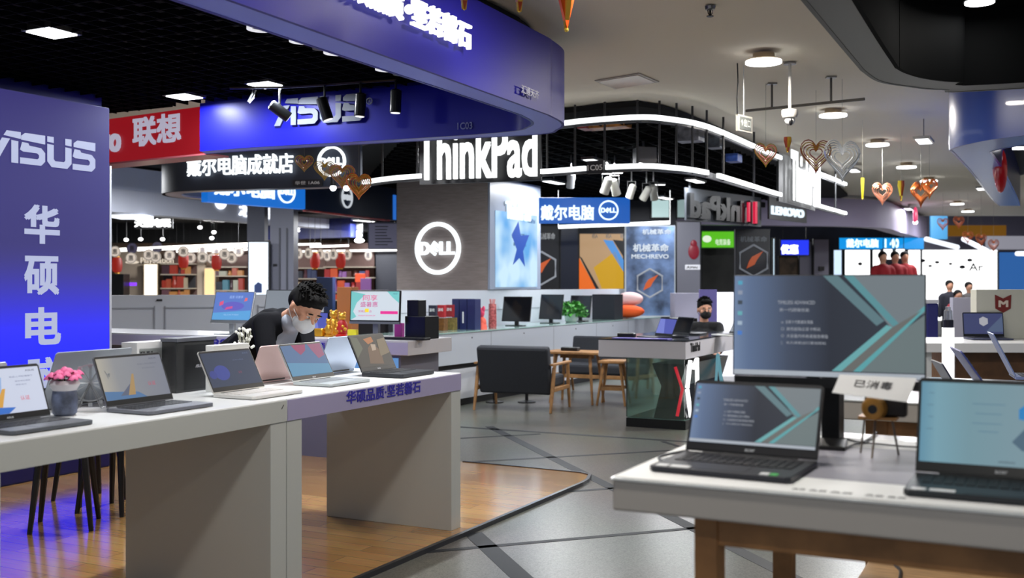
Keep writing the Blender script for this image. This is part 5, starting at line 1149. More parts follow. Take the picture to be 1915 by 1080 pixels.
f, t, z0, z1 = poster('light_column', 'thin white light tube beside the dim hexagon poster', 1444, 444, 1450, 600, 18, mat((190, 214, 230), .4, em=1.1), cat='light', z_floor=True)

# notice board next to navy sign
f, t, z0, z1 = poster('notice_board', 'pale lilac notice board with printed text left of the pillar', 688, 416, 744, 466, 17.5, mat((150, 148, 176), .6), frame=mat((90, 90, 110), .5), cat='board', hang_rods=3.13)
mb = MB()
for k in range(7): mb.box(.12, .12+random.uniform(.15, .3), -.0095, -.0085, z0+.07+.05*k, z0+.085+.05*k)
mb.build('printed_lines', DARK, t)

# ================================================================== LEFT PARTITION AND TOY SHOP
P0, P1 = at(150, 552, 11.5), at(430, 549, 12.3); f = Face(P0, P1)
t = thing('low_partition', 'white low partition wall with framed panels behind the counter', 'partition', (f.P.x, f.P.y, 0), f.rot)
MB().box(0, f.w*1.7, 0, .08, 0, P0.z).build('wall_panel', mat((196, 200, 208), .5), t)
mb = MB()
for u0, u1 in ((.15, f.hit(290, 530)[0]), (f.hit(308, 530)[0], f.w*1.1), (f.w*1.2, f.w*1.65)):
    mb.box(u0, u1, -.012, -.001, 1.17, 1.185); mb.box(u0, u0+.012, -.012, -.001, .2, 1.2); mb.box(u1-.012, u1, -.012, -.001, .2, 1.2)
mb.build('panel_moulding', mat((160, 164, 172), .5), t)
q = f.hit(298, 561); MB().box(q[0]-.03, q[0]+.03, -.01, -.001, q[1]-.01, q[1]+.012).build('lock', DARK, t)
# shop back wall
YB = 21.0
struct('wall_back', MB().box(at(60, 0, YB).x, at(760, 0, YB).x, YB, YB+.1, 0, 3.1), mat((150, 122, 100), .7, noise=.4, scale=1.2))
struct('ceiling', MB().box(at(60, 0, YB).x, at(745, 0, YB).x, YB-3.2, YB-.6, 2.62, 2.66), mat((10, 11, 16), .8))
def wbox(name, label, cat, x0, y0, x1, y1, y, th, m, group=None, floor=False):
    P = at(x0, y1, y); w = (x1-x0)/F*y; h = (y1-y0)/F*y
    if floor: h += P.z; P.z = 0
    o = MB().box(0, w, 0, th, 0, h).build(name, m, bevel=.004); tag(o, label, cat, group); put(o, P, 0); return o
for x0, x1, lb in ((215, 268, 'cream wall panel of the toy shop at its left end'), (362, 384, 'cream pilaster of the toy shop left of the figure shelf')):
    f, t, z0, z1 = poster('cream_pilaster', lb, x0, 470, x1, 600, YB-.3, mat((206, 186, 164), .6), frame=mat((196, 176, 150), .6), cat='pilaster', z_floor=True)
f, t, z0, z1 = poster('lit_showcase', 'bright cream lit showcase beside the game shelves', 268, 492, 296, 600, YB-.5, mat((255, 240, 215), .5, em=1.7), frame=mat((196, 176, 150), .6), cat='showcase', z_floor=True)
f, t, z0, z1 = poster('lit_showcase', 'warm lit figure showcase with yellow toy, right of the pilaster', 381, 500, 403, 600, YB-.5, mat((250, 220, 160), .5, em=1.2), frame=mat((196, 176, 150), .6), cat='showcase', z_floor=True)
struct('wall_back', MB().box(at(60, 0, YB).x, at(480, 0, YB).x, YB-.45, YB-.4, 2.24, 3.1).box(at(545, 0, YB).x, at(760, 0, YB).x, YB-.45, YB-.4, 2.3, 3.1), mat((10, 11, 14), .8))
# shelves with goods
ORD = 'first second third fourth fifth sixth seventh eighth ninth tenth eleventh twelfth thirteenth fourteenth fifteenth'.split()
def CN(c):
    r, g, b = c
    if max(c)-min(c) < 35: return 'dark grey' if max(c) < 110 else 'pale'
    if r >= g and r >= b: return ('orange' if g > .5*r and b < .7*r else 'red') if r > 100 else 'dark brown'
    return 'blue' if b > g else 'green'
def shelf(label, x0, x1, ys, y, cols, group, bright=.35, n=9):
    P0 = at(x0, ys[-1], y); w = (x1-x0)/F*y
    t = thing('goods_shelf', label, 'shelf', (P0.x, y, 0), 0)
    MB().box(0, w, .2, .23, 0, 2.2).build('back_panel', mat((70, 48, 42), .7), t)
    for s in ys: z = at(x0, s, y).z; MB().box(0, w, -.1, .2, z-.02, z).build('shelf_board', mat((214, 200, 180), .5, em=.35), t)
    for s0, s1 in zip(ys[:-1], ys[1:]):
        z = at(x0, s1, y).z; H = at(x0, s0, y).z-z; u = .02; k = 0
        while u < w-.06:
            bw_ = random.uniform(.05, .15); hh = H*random.uniform(.45, .88); c = random.choice(cols)
            o = MB().box(0, bw_-.01, 0, .12, 0, hh)
            if k % 3 == 2: o = MB().lathe([((bw_-.01)*.35, 0), ((bw_-.01)*.45, hh*.3), ((bw_-.01)*.25, hh*.7), ((bw_-.01)*.3, hh)], c=(bw_/2, .06, 0), n=10)
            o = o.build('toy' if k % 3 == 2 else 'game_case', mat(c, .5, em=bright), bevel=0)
            tag(o, f'{CN(c)} {"toy figure" if k % 3 == 2 else "box"}, {ORD[k]} on {["top", "middle", "lower"][ys.index(s0)]} row of {group}', 'toy' if k % 3 == 2 else 'box', group); put(o, (P0.x+u, y-.08, z+.001)); u += bw_; k += 1
            if u > w-.12: break
    return t
pal = [(190, 60, 40), (220, 150, 80), (60, 70, 110), (150, 40, 50), (210, 190, 160), (80, 50, 60), (200, 90, 60), (40, 44, 60), (120, 80, 90)]
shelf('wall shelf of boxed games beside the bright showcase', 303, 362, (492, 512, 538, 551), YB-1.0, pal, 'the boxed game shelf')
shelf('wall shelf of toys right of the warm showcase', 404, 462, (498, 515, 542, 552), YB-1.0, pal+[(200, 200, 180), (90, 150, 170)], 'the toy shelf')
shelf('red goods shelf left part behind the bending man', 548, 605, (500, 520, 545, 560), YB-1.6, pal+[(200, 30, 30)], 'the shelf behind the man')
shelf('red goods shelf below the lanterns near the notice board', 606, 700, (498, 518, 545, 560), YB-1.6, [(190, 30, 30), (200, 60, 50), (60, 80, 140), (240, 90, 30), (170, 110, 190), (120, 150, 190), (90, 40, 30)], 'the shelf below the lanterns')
wbox('shopping_bag', 'orange glowing bag on the goods shelf near the notice board', 'bag', 664, 511, 682, 527, YB-2.2, .1, mat((250, 90, 40), .5, em=.8))
wbox('shopping_bag', 'violet bag in front of the orange bag', 'bag', 674, 520, 693, 542, YB-2.3, .1, mat((170, 110, 190), .5, em=.4))
wbox('goods_counter', 'low dark counter under the violet bag', 'counter', 640, 542, 720, 560, YB-2.5, .5, mat((40, 34, 40), .6), floor=True)
wbox('blue_counter', 'dark blue counter front behind the man head', 'counter', 592, 518, 622, 565, YB-2.5, .3, mat((30, 50, 90), .5), floor=True)
wbox('black_speaker', 'tall black box at the left end of the toy shop', 'speaker', 208, 512, 231, 553, YB-2.5, .3, BLACK, floor=True)
wbox('purple_light', 'short violet neon bar left of the bright showcase', 'light', 231, 528, 254, 534, YB-2.2, .05, mat((130, 60, 255), .4, em=1.5))
wbox('goods_cabinet', 'black low cabinet under the boxed games', 'cabinet', 305, 514, 366, 539, YB-.85, .02, mat((22, 22, 26), .5))
# light strips of the shop
for k, (x0, y0, x1, y1, y, lb) in enumerate(((208, 466, 470, 455, YB-2.5, 'upper long white tube of the toy shop ceiling'), (210, 469, 470, 460, YB-1.5, 'lower long white tube of the toy shop ceiling'), (330, 470, 463, 466, YB-1, 'short white tube above the figure shelf'),
                                             (546, 457, 600, 456, YB-2, 'short white tube above the lanterns, upper'), (580, 461, 652, 459, YB-2, 'white tube above the lanterns, middle'), (560, 470, 745, 467, YB-1.5, 'long white tube of the goods shop, lowest'))):
    pa, pb = at(x0, y0, y), at(x1, y1, y); o = MB().tube([pa, pb], .02, 6).tube([pa, (pa.x, pa.y, 2.62)], .004, 4, m=1).tube([pb, (pb.x, pb.y, 2.62)], .004, 4, m=1).build('light_tube', [mat((255, 252, 245), .5, em=2.5), DARK]); tag(o, lb, 'light', 'light tubes of the toy shop')
o = wbox('ceiling_panel', 'bright wide ceiling panel under the grey bulkhead', 'light', 208, 401, 270, 407, 15.2, .4, mat((240, 245, 255), .5, em=1.6))
# round hanging signs
rs = [(215, 470), (247, 464), (294, 462), (278, 476), (291, 480), (317, 477), (343, 470), (356, 482), (379, 467), (379, 481), (397, 483), (405, 471), (420, 475), (433, 482), (446, 470), (245, 482), (548, 474), (559, 474), (577, 473), (599, 475), (612, 478), (624, 475), (650, 476), (689, 477)]
proto = None
GRS = 'round hanging discount signs'
for k, (px, py) in enumerate(rs):
    y = YB-3+(k % 3)*.4; P = at(px, py, y); col = (70, 66, 90) if k in (1, 2) else (228, 214, 200)
    c = 'dark violet' if k in (1, 2) else 'cream white'
    t = thing('hanging_sign', f'{c} round hanging sign in the toy shop, number {"one two three four five six seven eight nine ten eleven twelve thirteen fourteen fifteen sixteen seventeen eighteen nineteen twenty twenty-one twenty-two twenty-three twenty-four".split()[k]} from the left', 'sign', P, 0, GRS)
    sx = .75 if k > 15 else 1
    MB().disc(0, 0, .095, -.006, .006, sx=sx, n=20).build('disc', mat(col, .5, em=.8), t)
    MB().ring(0, 0, .085, .092, -.008, -.006, sx=sx, n=20).text('惠', -.04, -.045, w=.08*sx, h=.09, y=-.008, ext=.002).build('print', mat((60, 56, 60), .5), t)
    MB().tube([(0, 0, .095), (0, 0, 2.62-P.z)], .002, 3).build('string', DARK, t)
# red lanterns
for px, py, lb in ((219, 495, 'red lantern at left end of the toy shop'), (343, 487, 'red lantern above the boxed games'), (405, 490, 'red lantern above the warm showcase'), (589, 487, 'red lantern behind the bending man, left one'), (637, 487, 'red lantern behind the bending man, right one')):
    P = at(px, py, YB-2.8); t = thing('red_lantern', lb, 'lantern', P, 0, 'red lanterns of the toy shop')
    MB().lathe([(.04, -.13), (.07, -.11), (.085, -.04), (.085, .05), (.07, .12), (.04, .13)]).build('shade', mat((214, 50, 34), .5, em=.35), t, smooth=True)
    MB().lathe([(.042, -.15), (.042, -.13)]).lathe([(.042, .13), (.042, .15)]).build('cap', mat((230, 170, 60), .4), t); MB().tube([(0, 0, .15), (0, 0, 2.62-P.z)], .003, 4).build('string', DARK, t)
# shop small lamps
for k, (px, py) in enumerate(((236, 448), (263, 447), (304, 447), (374, 425), (396, 445), (400, 434))):
    P = at(px, py, 18); t = thing('shop_spot', f'small white shop lamp under the black ceiling, {"first second third fourth fifth sixth".split()[k]} from the left', 'ceiling light', P, 0, 'lamps of the toy shop')
    MB().ball((0, 0, 0), .04, .04, .03).build('bulb', GLOW, t); MB().tube([(0, 0, .02), (0, 0, 2.62-P.z)], .012, 5).build('stem', DARK, t)
# PlayStation lettering and lit signs
P = at(253, 424, 17); t = thing('lit_shop_sign', 'small white lit lettering on the black ceiling band of the toy shop', 'sign', P, 0)
MB().text('天猫电玩', 0, 0, w=.57, h=.13, y=-.01, ext=.02, bold=.03).build('lit_lettering', GLOW, t); MB().box(-.02, .6, .011, .03, -.03, .17).build('board', BLACK, t); MB().box(.05, .55, .012, .028, .171, 3.13-P.z).build('hanger', BLACK, t)
P = at(236, 495, 20); t = thing('console_logo_sign', 'cream lettering with stepped emblem over the bright showcase', 'sign', P, 0)
MB().text('PlayStation', .28, .0, w=.62, h=.14, y=-.01, ext=.02, bold=.01).ball((.12, -.02, .05), .13, .03, .03).pxz([(.08, .04), (.13, .04), (.13, .22), (.08, .24)], -.03, -.0).build('lettering', mat((240, 225, 205), .5, em=.9), t); MB().box(.0, .9, .012, .02, .02, .05).build('mount', mat((90, 80, 70), .5), t)
P = at(664, 452, 19); t = thing('console_emblem', 'white lit console emblem right end of the navy bulkhead', 'sign', P, 0)
MB().pxz([(.03, .05), (.09, .02), (.13, .12), (.09, .18), (.03, .2)], -.02, 0).ball((.08, -.02, .02), .09, .03, .04).build('lit_emblem', GLOW, t); MB().box(.02, .14, .001, .02, .0, 3.1-P.z).build('mount', BLACK, t)
# lit white poster column + grey columns
f, t, z0, z1 = poster('lit_poster_column', 'tall bright white backlit poster on the grey column', 463, 450, 504, 553, 16, mat((228, 240, 252), .5, em=1.3), cat='lightbox', z_floor=True)
b = f.rect(476, 527, 490, 547); MB().pxz([(b[0], b[2]), (b[1], b[2]), (b[1], b[3]-.03), ((b[0]+b[1])/2, b[3]), (b[0], b[3]-.05)], -.014, -.009).build('blue_shape', mat((50, 80, 150), .5, em=.4), t)
P0 = at(505, 530, 16.2); t = thing('grey_column', 'dark grey shop column right of the white lit poster', 'column', (P0.x, P0.y, 0), 0)
MB().box(0, .36, 0, .35, 0, 2.62).build('column', mat((112, 114, 128), .5), t); MB().box(.14, .16, -.02, -.001, .5, 2.3).build('pipe', mat((60, 62, 72), .5), t); MB().box(.25, .27, -.02, -.001, .5, 2.3).build('pipe', mat((60, 62, 72), .5), t)
MB().box(.05, .11, -.02, -.001, 1.72, 1.75).build('handle', BLACK, t)
P0, P1 = at(484, 447, 20.2), at(655, 430, 18.9); f = Face(P0, P1)
t = thing('navy_bulkhead', 'dark navy bulkhead with small white letters over the goods shop', 'bulkhead', (f.P.x, f.P.y, 0), f.rot)
MB().box(0, f.w, 0, .2, 2.28, 2.62).build('board', mat((26, 34, 98), .4), t)
q = f.rect(541, 424, 561, 434); MB().text('游戏', q[0], q[2], w=q[1]-q[0], h=.1, y=-.002, ext=.01, bold=.03).build('lettering', GLOW, t)
P0 = at(463, 447, 16.4); struct('wall_left', MB().box(P0.x-.02, P0.x+.25, 16.45, 16.7, 2.1, 3.1), mat((90, 92, 104), .6))

# ================================================================== RIGHT CANOPIES
t = thing('black_canopy', 'black and grey rounded ring canopy overhead at the right', 'canopy')
o_ = curve_pts([V2(1.12, 4.11)-V2(.447, .894)*4.6, V2(1.12, 4.11), V2(1.73, 5.33), V2(1.83, 5.52), V2(2.0, 5.78), V2(2.2, 5.92), V2(2.44, 6.02), V2(2.9, 5.98), V2(6, 4.6)], 6)
i_ = curve_pts([V2(1.34, 4.11)-V2(.435, .90)*4.6, V2(1.34, 4.11), V2(1.91, 5.27), V2(1.99, 5.42), V2(2.1, 5.56), V2(2.25, 5.69), V2(2.45, 5.77), V2(2.85, 5.76), V2(5.9, 4.4)], 6)
n = len(o_); vs = [(p.x, p.y, 2.552) for p in o_]+[(p.x, p.y, 2.552) for p in i_]+[(p.x, p.y, 2.58) for p in o_]+[(p.x, p.y, 2.58) for p in i_]
MB().add(vs, [(i, i+1, n+i+1, n+i) for i in range(n-1)]+[(2*n+i, 3*n+i, 3*n+i+1, 2*n+i+1) for i in range(n-1)]).build('soffit', mat((84, 84, 82), .45), t)
mb = MB(); band(mb, o_, 2.55, 3.05, -.02); mb.build('outer_fascia', mat((70, 70, 68), .5), t, smooth=True)
mb = MB(); band(mb, i_, 2.55, 3.0, .02); mb.build('inner_fascia', mat((5, 6, 7), .8, spec=.08), t, smooth=True)
MB().prism([(p.x, p.y) for p in i_]+[(6, -.5)], 2.96, 3.0).build('ceiling_board', mat((5, 6, 7), .8, spec=.08), t)
P = gz(1832, 3, 2.94); t = thing('ceiling_light', 'round white light in the black canopy ceiling', 'ceiling light', P, 0)
MB().lathe([(.075, -.01), (.075, .015)]).build('diffuser', GLOW, t, smooth=True); MB().lathe([(.085, 0), (.085, .018)]).build('rim', BLACK, t); area('lamp', t, (0, 0, -.03), .12, 2, (1, .97, .92))
# blue right canopy
t = thing('blue_canopy', 'glossy royal blue canopy hanging at the right behind the black one', 'canopy')
o_ = curve_pts([V2(6.9, 15.0), V2(6.25, 13.8), V2(4.6, 10.6), V2(3.75, 9.0), V2(3.6, 8.7), V2(3.6, 8.35), V2(3.75, 7.95), V2(4.4, 7.2), V2(6.5, 6.0)], 6)
i_ = curve_pts([V2(7.2, 15.0), V2(6.55, 13.7), V2(5.0, 10.7), V2(4.15, 9.1), V2(4.02, 8.85), V2(4.02, 8.6), V2(4.15, 8.3), V2(4.7, 7.6), V2(6.7, 6.4)], 6)
n = len(o_); vs = [(p.x, p.y, 2.552) for p in o_]+[(p.x, p.y, 2.552) for p in i_]+[(p.x, p.y, 2.58) for p in o_]+[(p.x, p.y, 2.58) for p in i_]
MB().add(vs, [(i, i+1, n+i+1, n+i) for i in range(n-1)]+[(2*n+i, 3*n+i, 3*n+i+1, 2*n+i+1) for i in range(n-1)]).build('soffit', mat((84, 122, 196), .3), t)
mb = MB(); band(mb, o_, 2.55, 3.12, .02); mb.build('outer_fascia', mat((26, 66, 160), .32, coat=.15), t, smooth=True)
mb = MB(); band(mb, i_, 2.55, 3.0, -.02); mb.build('inner_fascia', mat((24, 44, 150), .25), t, smooth=True)
MB().prism([(p.x, p.y) for p in i_], 2.98, 3.02).build('ceiling_board', mat((8, 9, 10), .6), t)
P = at(1871, 318, 10.2); t = thing('red_round_sign', 'glossy red round sign inside the blue canopy', 'sign', P, RA)
MB().ball((0, 0, 0), .30, .06, .22).build('disc', mat((200, 24, 36), .2, em=.15), t, smooth=True); MB().ball((0.02, .05, 0), .10, .02, .08).build('emblem', mat((230, 150, 160), .4), t, smooth=True); MB().tube([(0, 0, .2), (0, 0, 2.97-P.z)], .01, 5).build('hanger', DARK, t)
for px, py, lb in ((1908, 259, 'upper'), (1908, 275, 'lower')):
    P = at(px, py, 10); t = thing('panel_light', f'white lamp at the right edge beneath the blue canopy, {lb} one', 'ceiling light', P, 0, 'lamps inside the blue canopy'); MB().box(-.06, .1, -.05, .05, 0, .02).build('housing', METAL, t); MB().box(-.055, .095, -.045, .045, -.02, 0).build('diffuser', GLOW, t)
# white hall bulkhead
pts = curve_pts([V2(1.0, 19.6), V2(5.2, 20.6), V2(6.6, 20.9), V2(7.6, 21.6), V2(8.5, 23.2), V2(10.7, 27.3)], 6)
t = thing('white_bulkhead', 'long curved lilac white bulkhead over the far shops', 'bulkhead')
mb = MB(); band(mb, pts, 2.58, 3.13, .3); mb.build('fascia', mat((176, 166, 196), .6), t, smooth=True)
P = at(1702, 405, 23.2); t = thing('red_emblem_sign', 'small glowing pink red emblem on the lilac bulkhead', 'sign', P+Vector((0, -.3, 0)), RA); MB().ball((0, 0, 0), .12, .05, .2).build('emblem', mat((230, 60, 110), .4, em=1), t, smooth=True); MB().ball((.0, .0, -.14), .08, .05, .05).build('lamp_glow', GLOW, t, smooth=True)
# cyan lit far sign
f, t, z0, z1 = poster('cyan_shop_sign', 'long glowing cyan blue shop sign in the far hall', 1568, 443, 1729, 467, 26, mat((10, 150, 232), .4, em=1.0))
mb = MB(); b = f.rect(1583, 447, 1642, 462); mb.text('戴尔电脑', b[0], b[2], w=b[1]-b[0], h=b[3]-b[2], y=-.01, bold=.05); b = f.rect(1655, 447, 1680, 462); mb.text('1 40', b[0], b[2], w=b[1]-b[0], h=b[3]-b[2], y=-.01, bold=.05); mb.build('lit_lettering', mat((220, 250, 255), .5, em=1.6), t)
# white bright displays
for k, (x0, y0, x1, y1, lb) in enumerate(((1558, 466, 1575, 600, 'narrow pale blue glowing column at left of the white displays'), (1579, 465, 1628, 600, 'wide glowing white display with one dark oval'), (1631, 465, 1647, 600, 'narrow glowing white display beside the red jackets'),
                                          (1651, 464, 1670, 486, 'small glowing white lamp panel over the red jackets, left one'), (1674, 464, 1693, 484, 'small glowing white lamp panel over the red jackets, middle one'), (1697, 464, 1722, 600, 'glowing white display left of the huge white wall'))):
    f, t, z0, z1 = poster('glowing_display', lb, x0, y0, x1, y1, 27 if k not in (3, 4) else 25, mat((205, 228, 252) if k == 0 else (255, 255, 255), .5, em=1.2 if k == 0 else 2), cat='display', z_floor=k not in (3, 4), hang_rods=3.2 if k in (3, 4) else 0)
    if k == 1: u, z = f.hit(1608, 493); MB().ball((u, -.02, z), .06, .02, .045).build('oval_logo', mat((70, 72, 80), .5), t)
f, t, z0, z1 = poster('glowing_display_wall', 'huge glowing white display wall with dark ovals and letters', 1724, 466, 1866, 600, 30, mat((255, 255, 255), .5, em=2.2), frame=WHITE, cat='display', z_floor=True)
mb = MB()
for px, py, r in ((1725, 487, .08), (1739, 497, .06), (1752, 490, .07), (1777, 493, .06), (1799, 499, .09), (1813, 486, .08)): u, z = f.hit(px, py); mb.ball((u, -.02, z), r, .02, r*.6)
b = f.rect(1812, 492, 1838, 506); mb.text('Ar', b[0], b[2], w=b[1]-b[0], h=b[3]-b[2], y=-.01); mb.build('dark_marks', mat((60, 62, 70), .5), t)
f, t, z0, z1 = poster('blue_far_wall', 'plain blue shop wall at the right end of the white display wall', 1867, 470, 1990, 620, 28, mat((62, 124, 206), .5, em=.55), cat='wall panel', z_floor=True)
# light tubes far
for x0, y0, x1, y1, lb in ((1732, 447, 1790, 462, 'white beam light before the huge display wall, left'), (1802, 447, 1846, 469, 'white beam light before the huge display wall, right'), (1902, 474, 1990, 474, 'white light bar at right edge over the blue wall')):
    o = MB().tube([at(x0, y0, 22), at(x1, y1, 20)], .05, 8).build('light_beam', mat((235, 242, 255), .5, em=1.3)); tag(o, lb, 'light', 'white light beams in the far hall')
# far wall upper storey
struct('wall_far', MB().box(-16, 22, 38, 38.2, 0, 5.5), mat((150, 148, 172), .6))
struct('ceiling', MB().box(-16, 22, 27.4, 38, 4.2, 4.3), mat((150, 150, 165), .8))
struct('wall_right', MB().box(18.5, 18.7, 9, 38, 0, 4.2), mat((120, 120, 135), .8))
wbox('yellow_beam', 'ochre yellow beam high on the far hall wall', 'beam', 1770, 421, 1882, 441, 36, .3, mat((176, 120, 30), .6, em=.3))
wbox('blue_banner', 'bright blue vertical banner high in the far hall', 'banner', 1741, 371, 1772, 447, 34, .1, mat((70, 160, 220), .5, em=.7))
t = thing('panel_light', 'added wide white fill lamp in the high back hall', 'ceiling light', (13, 33, 4.09), 0); MB().box(-.6, .6, -.3, .3, 0, .1).build('housing', METAL, t); MB().box(-.55, .55, -.25, .25, -.02, 0).build('diffuser', GLOW, t); area('lamp', t, (0, 0, -.05), 1, 260)  # added lamp that lights the far wall and back hall
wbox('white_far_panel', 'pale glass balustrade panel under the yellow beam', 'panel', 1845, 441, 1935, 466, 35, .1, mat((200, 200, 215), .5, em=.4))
# glass entrance of dark shop band in the far centre
struct('wall_far', MB().box(at(1260, 0, 28.2).x, at(1722, 0, 28.2).x, 28.2, 28.3, 0, 3.19), mat((40, 44, 60), .6, noise=.4, scale=1))
struct('wall_back', MB().box(at(700, 0, 19.6).x, at(1265, 0, 19.6).x, 19.6, 19.7, 0, 3.1), mat((22, 24, 34), .6))

# ================================================================== CEILING FITTINGS IN THE AISLE
P = gz(1328, 12, 3.19); t = thing('sprinkler', 'small dark sprinkler head on the white ceiling', 'sprinkler', P, 0)
MB().lathe([(.035, 0), (.03, -.02), (.01, -.025)][::-1]).build('rose', METAL, t); MB().tube([(0, 0, -.02), (0, 0, -.06)], .007, 6).lathe([(.022, -.064), (.022, -.06)]).tube([(-.015, 0, -.02), (-.012, 0, -.045), (0, 0, -.06)], .003, 5).tube([(.015, 0, -.02), (.012, 0, -.045), (0, 0, -.06)], .003, 5).build('head', mat((50, 50, 52), .4, .8), t)
q = [gz(1112, 150, 3.198), gz(1195, 136, 3.198), gz(1233, 152, 3.198), gz(1150, 165, 3.198)]
t = thing('ceiling_hatch', 'square access hatch with slightly warm panel in the white ceiling', 'hatch', (0, 0, 0), 0)
mb = MB(); MB().prism([p[:2] for p in q], 3.19, 3.199).build('frame', mat((170, 164, 154), .4), t)
c = sum(q, Vector())/4; MB().prism([(c+(p-c)*.88)[:2] for p in q], 3.186, 3.189).build('panel', mat((205, 190, 176), .25), t)
# horizontal pipe
p0, p1 = gz(1395, 207, 2.98), gz(1617, 185, 2.98)
t = thing('ceiling_pipe', 'thin grey pipe hanging under the white ceiling', 'pipe', (0, 0, 0), 0)
MB().tube([p0, p1], .012, 8).build('pipe', mat((90, 88, 84), .5), t)
for s in (.23, .73):
    p = p0.lerp(p1, s); MB().tube([p, Vector((p.x, p.y, 3.19))], .01, 6).build('hanger', mat((90, 88, 84), .5), t)
    MB().box(p.x-.04, p.x+.04, p.y-.03, p.y+.03, 3.185, 3.198).build('plate', METAL, t)
# camera dome
P = gz(1477, 118, 3.19); t = thing('security_camera', 'white dome security camera on a thin ceiling pole', 'camera', P, 0)
zc = at(0, 213, P.y).z-3.19
MB().tube([(0, 0, 0), (0, 0, zc)], .012, 8).build('pole', mat((215, 215, 210), .4), t); MB().lathe([(.05, -.01), (.05, 0)]).build('ceiling_plate', METAL, t)
MB().lathe([(.055, zc-.03), (.065, zc-.01), (.065, zc+.03), (.03, zc+.04)]).build('housing', mat((215, 212, 205), .4), t, smooth=True)
MB().ball((0, 0, zc-.05), .042).build('dome', mat((210, 210, 208), .3), t, smooth=True); MB().ball((.0, -.03, zc-.065), .016, .016, .03).build('lens', BLACK, t, smooth=True)
# exit-like sign board
P = gz(1379, 118, 3.19); t = thing('hanging_exit_sign', 'small grey framed sign hanging on two cables', 'sign', P, RA-.25)
zc = at(0, 230, P.y).z-3.19
MB().box(-.005, .22, -.012, .012, zc-.06, zc+.07).build('frame', mat((170, 168, 160), .4), t); MB().box(.015, .2, -.015, -.0125, zc-.045, zc+.055).build('face', mat((96, 100, 98), .5), t)
MB().text('↑出口', .03, zc-.02, w=.15, h=.06, y=-.015, ext=.001).build('lettering', mat((190, 195, 190), .5), t)
MB().tube([(0, 0, 0), (.01, 0, zc*.3), (-.005, 0, zc*.6), (0, 0, zc+.06)], .006, 6).build('black_cable', BLACK, t); MB().tube([(.1, 0, 0), (.1, 0, zc+.06)], .004, 6).build('white_cable', WHITE, t)

# heart and foil ornaments
GO = mat((240, 190, 70), .25, .55, em=.12); RO = mat((214, 84, 50), .35, .3, em=.08); PK = mat((190, 110, 110), .3, .5)
def hang(P, t, top=3.15): MB().tube([(0, 0, 0), (0, 0, top-P.z)], .0014, 4).build('string', mat((120, 120, 110), .6), t)
def heartpts(s, a0=0, a1=2*math.pi, n=28):
    return [(s*.062*16*math.sin(t_)**3/16*1, s*.062*(13*math.cos(t_)-5*math.cos(2*t_)-2*math.cos(3*t_)-math.cos(4*t_))/16) for t_ in [a0+(a1-a0)*k/n for k in range(n+1)]]
def fan_heart(px, py, y, s, lb, m1=GO, m2=RO, nrib=7, rot=0):
    P = at(px, py, y); t = thing('heart_ornament', lb, 'ornament', P, rot, 'gold and red foil hearts hanging from the ceiling')
    hang(P, t)
    for k in range(nrib):
        f_ = .35+.65*k/(nrib-1); R = Matrix.Rotation((k-nrib/2)*.22, 4, 'Z'); mb = MB(); pts = heartpts(s*f_*1.6); mb.tube([(x, 0, z-.02) for x, z in pts], .0042*s**.5, 5, M=R)
        mb.build('foil_ring', m1 if k % 2 else m2, t)
def spike(px, py, y, h, r, lb, m1=GO, m2=RO, top=3.15):
    """py: centre"""
    P = at(px, py, y); t = thing('foil_ornament', lb, 'ornament', P, .4, 'gold and red foil drops hanging from the ceiling')
    for k in range(4):
        a_ = k*math.pi/2; mb = MB(); mb.pxz([(0, -h/2), (r, h*.25), (r*.9, h/2), (0, h/2)], -.012, .012, M=Matrix.Rotation(a_, 4, 'Z')); mb.build('blade', m1 if k % 2 else m2, t)
    MB().ball((0, 0, -h/2), .014*(h/.3)).build('bead', mat((250, 215, 90), .2, .7), t, smooth=True)
    MB().tube([(0, 0, h/2), (0, 0, max(top-P.z, h/2+.02))], .0014, 4).build('string', mat((120, 120, 110), .6), t)
fan_heart(1526, 283, 9.3, 1.6, 'gold and red winged heart ornament, largest of the sharp ones in mid aisle', GO, RO, 5)
fan_heart(1722, 357, 12.9, 1.7, 'big orange spiral heart ornament near the round ceiling lights', mat((216, 100, 40), .3, .4), mat((200, 130, 60), .3, .5), 8)
fan_heart(1738, 346, 12.2, 1.3, 'orange spiral heart ornament overlapping the big one', mat((216, 100, 40), .3, .4), mat((200, 130, 60), .3, .5), 7)
fan_heart(1575, 290, 8.8, 1.9, 'clear silver spiral heart ornament right of the gold winged heart', mat((200, 205, 210), .15, .3), mat((190, 195, 200), .2, .3), 6)
fan_heart(1432, 282, 9.0, 1.1, 'pink and gold small heart before the upper light strip', PK, GO, 5)
fan_heart(1650, 356, 13, 1.5, 'faint orange ribbon heart left of the thin red drop', mat((206, 120, 80), .3, .4), mat((200, 140, 110), .3, .4), 5)
fan_heart(569, 299, 9.3, .8, 'small red gold heart before the dark canopy lettering', PK, GO, 5)
fan_heart(607, 312, 9.5, .95, 'gold heart at left edge of the ring logo', GO, GO, 5)
fan_heart(640, 322, 9.2, 1.15, 'rose gold heart in front of the ring logo', mat((214, 140, 120), .2, .7), GO, 6)
fan_heart(671, 340, 8.8, 1.2, 'orange spiral heart right of the ring logo', mat((216, 110, 60), .3, .5), GO, 8)
spike(1473, 270, 8.5, .12, .03, 'orange foil drop hanging under the security camera', top=2.75)
spike(1059, 8, 5.4, .26, .05, 'large gold and red foil drop at top of view by the blue canopy', GO, mat((220, 90, 30), .3, .5))
spike(868, 0, 5.0, .09, .02, 'tiny gold drop at the very top over the blue fascia, left one'); spike(971, 2, 5.0, .1, .02, 'tiny red gold drop at the very top over the blue fascia, right one')
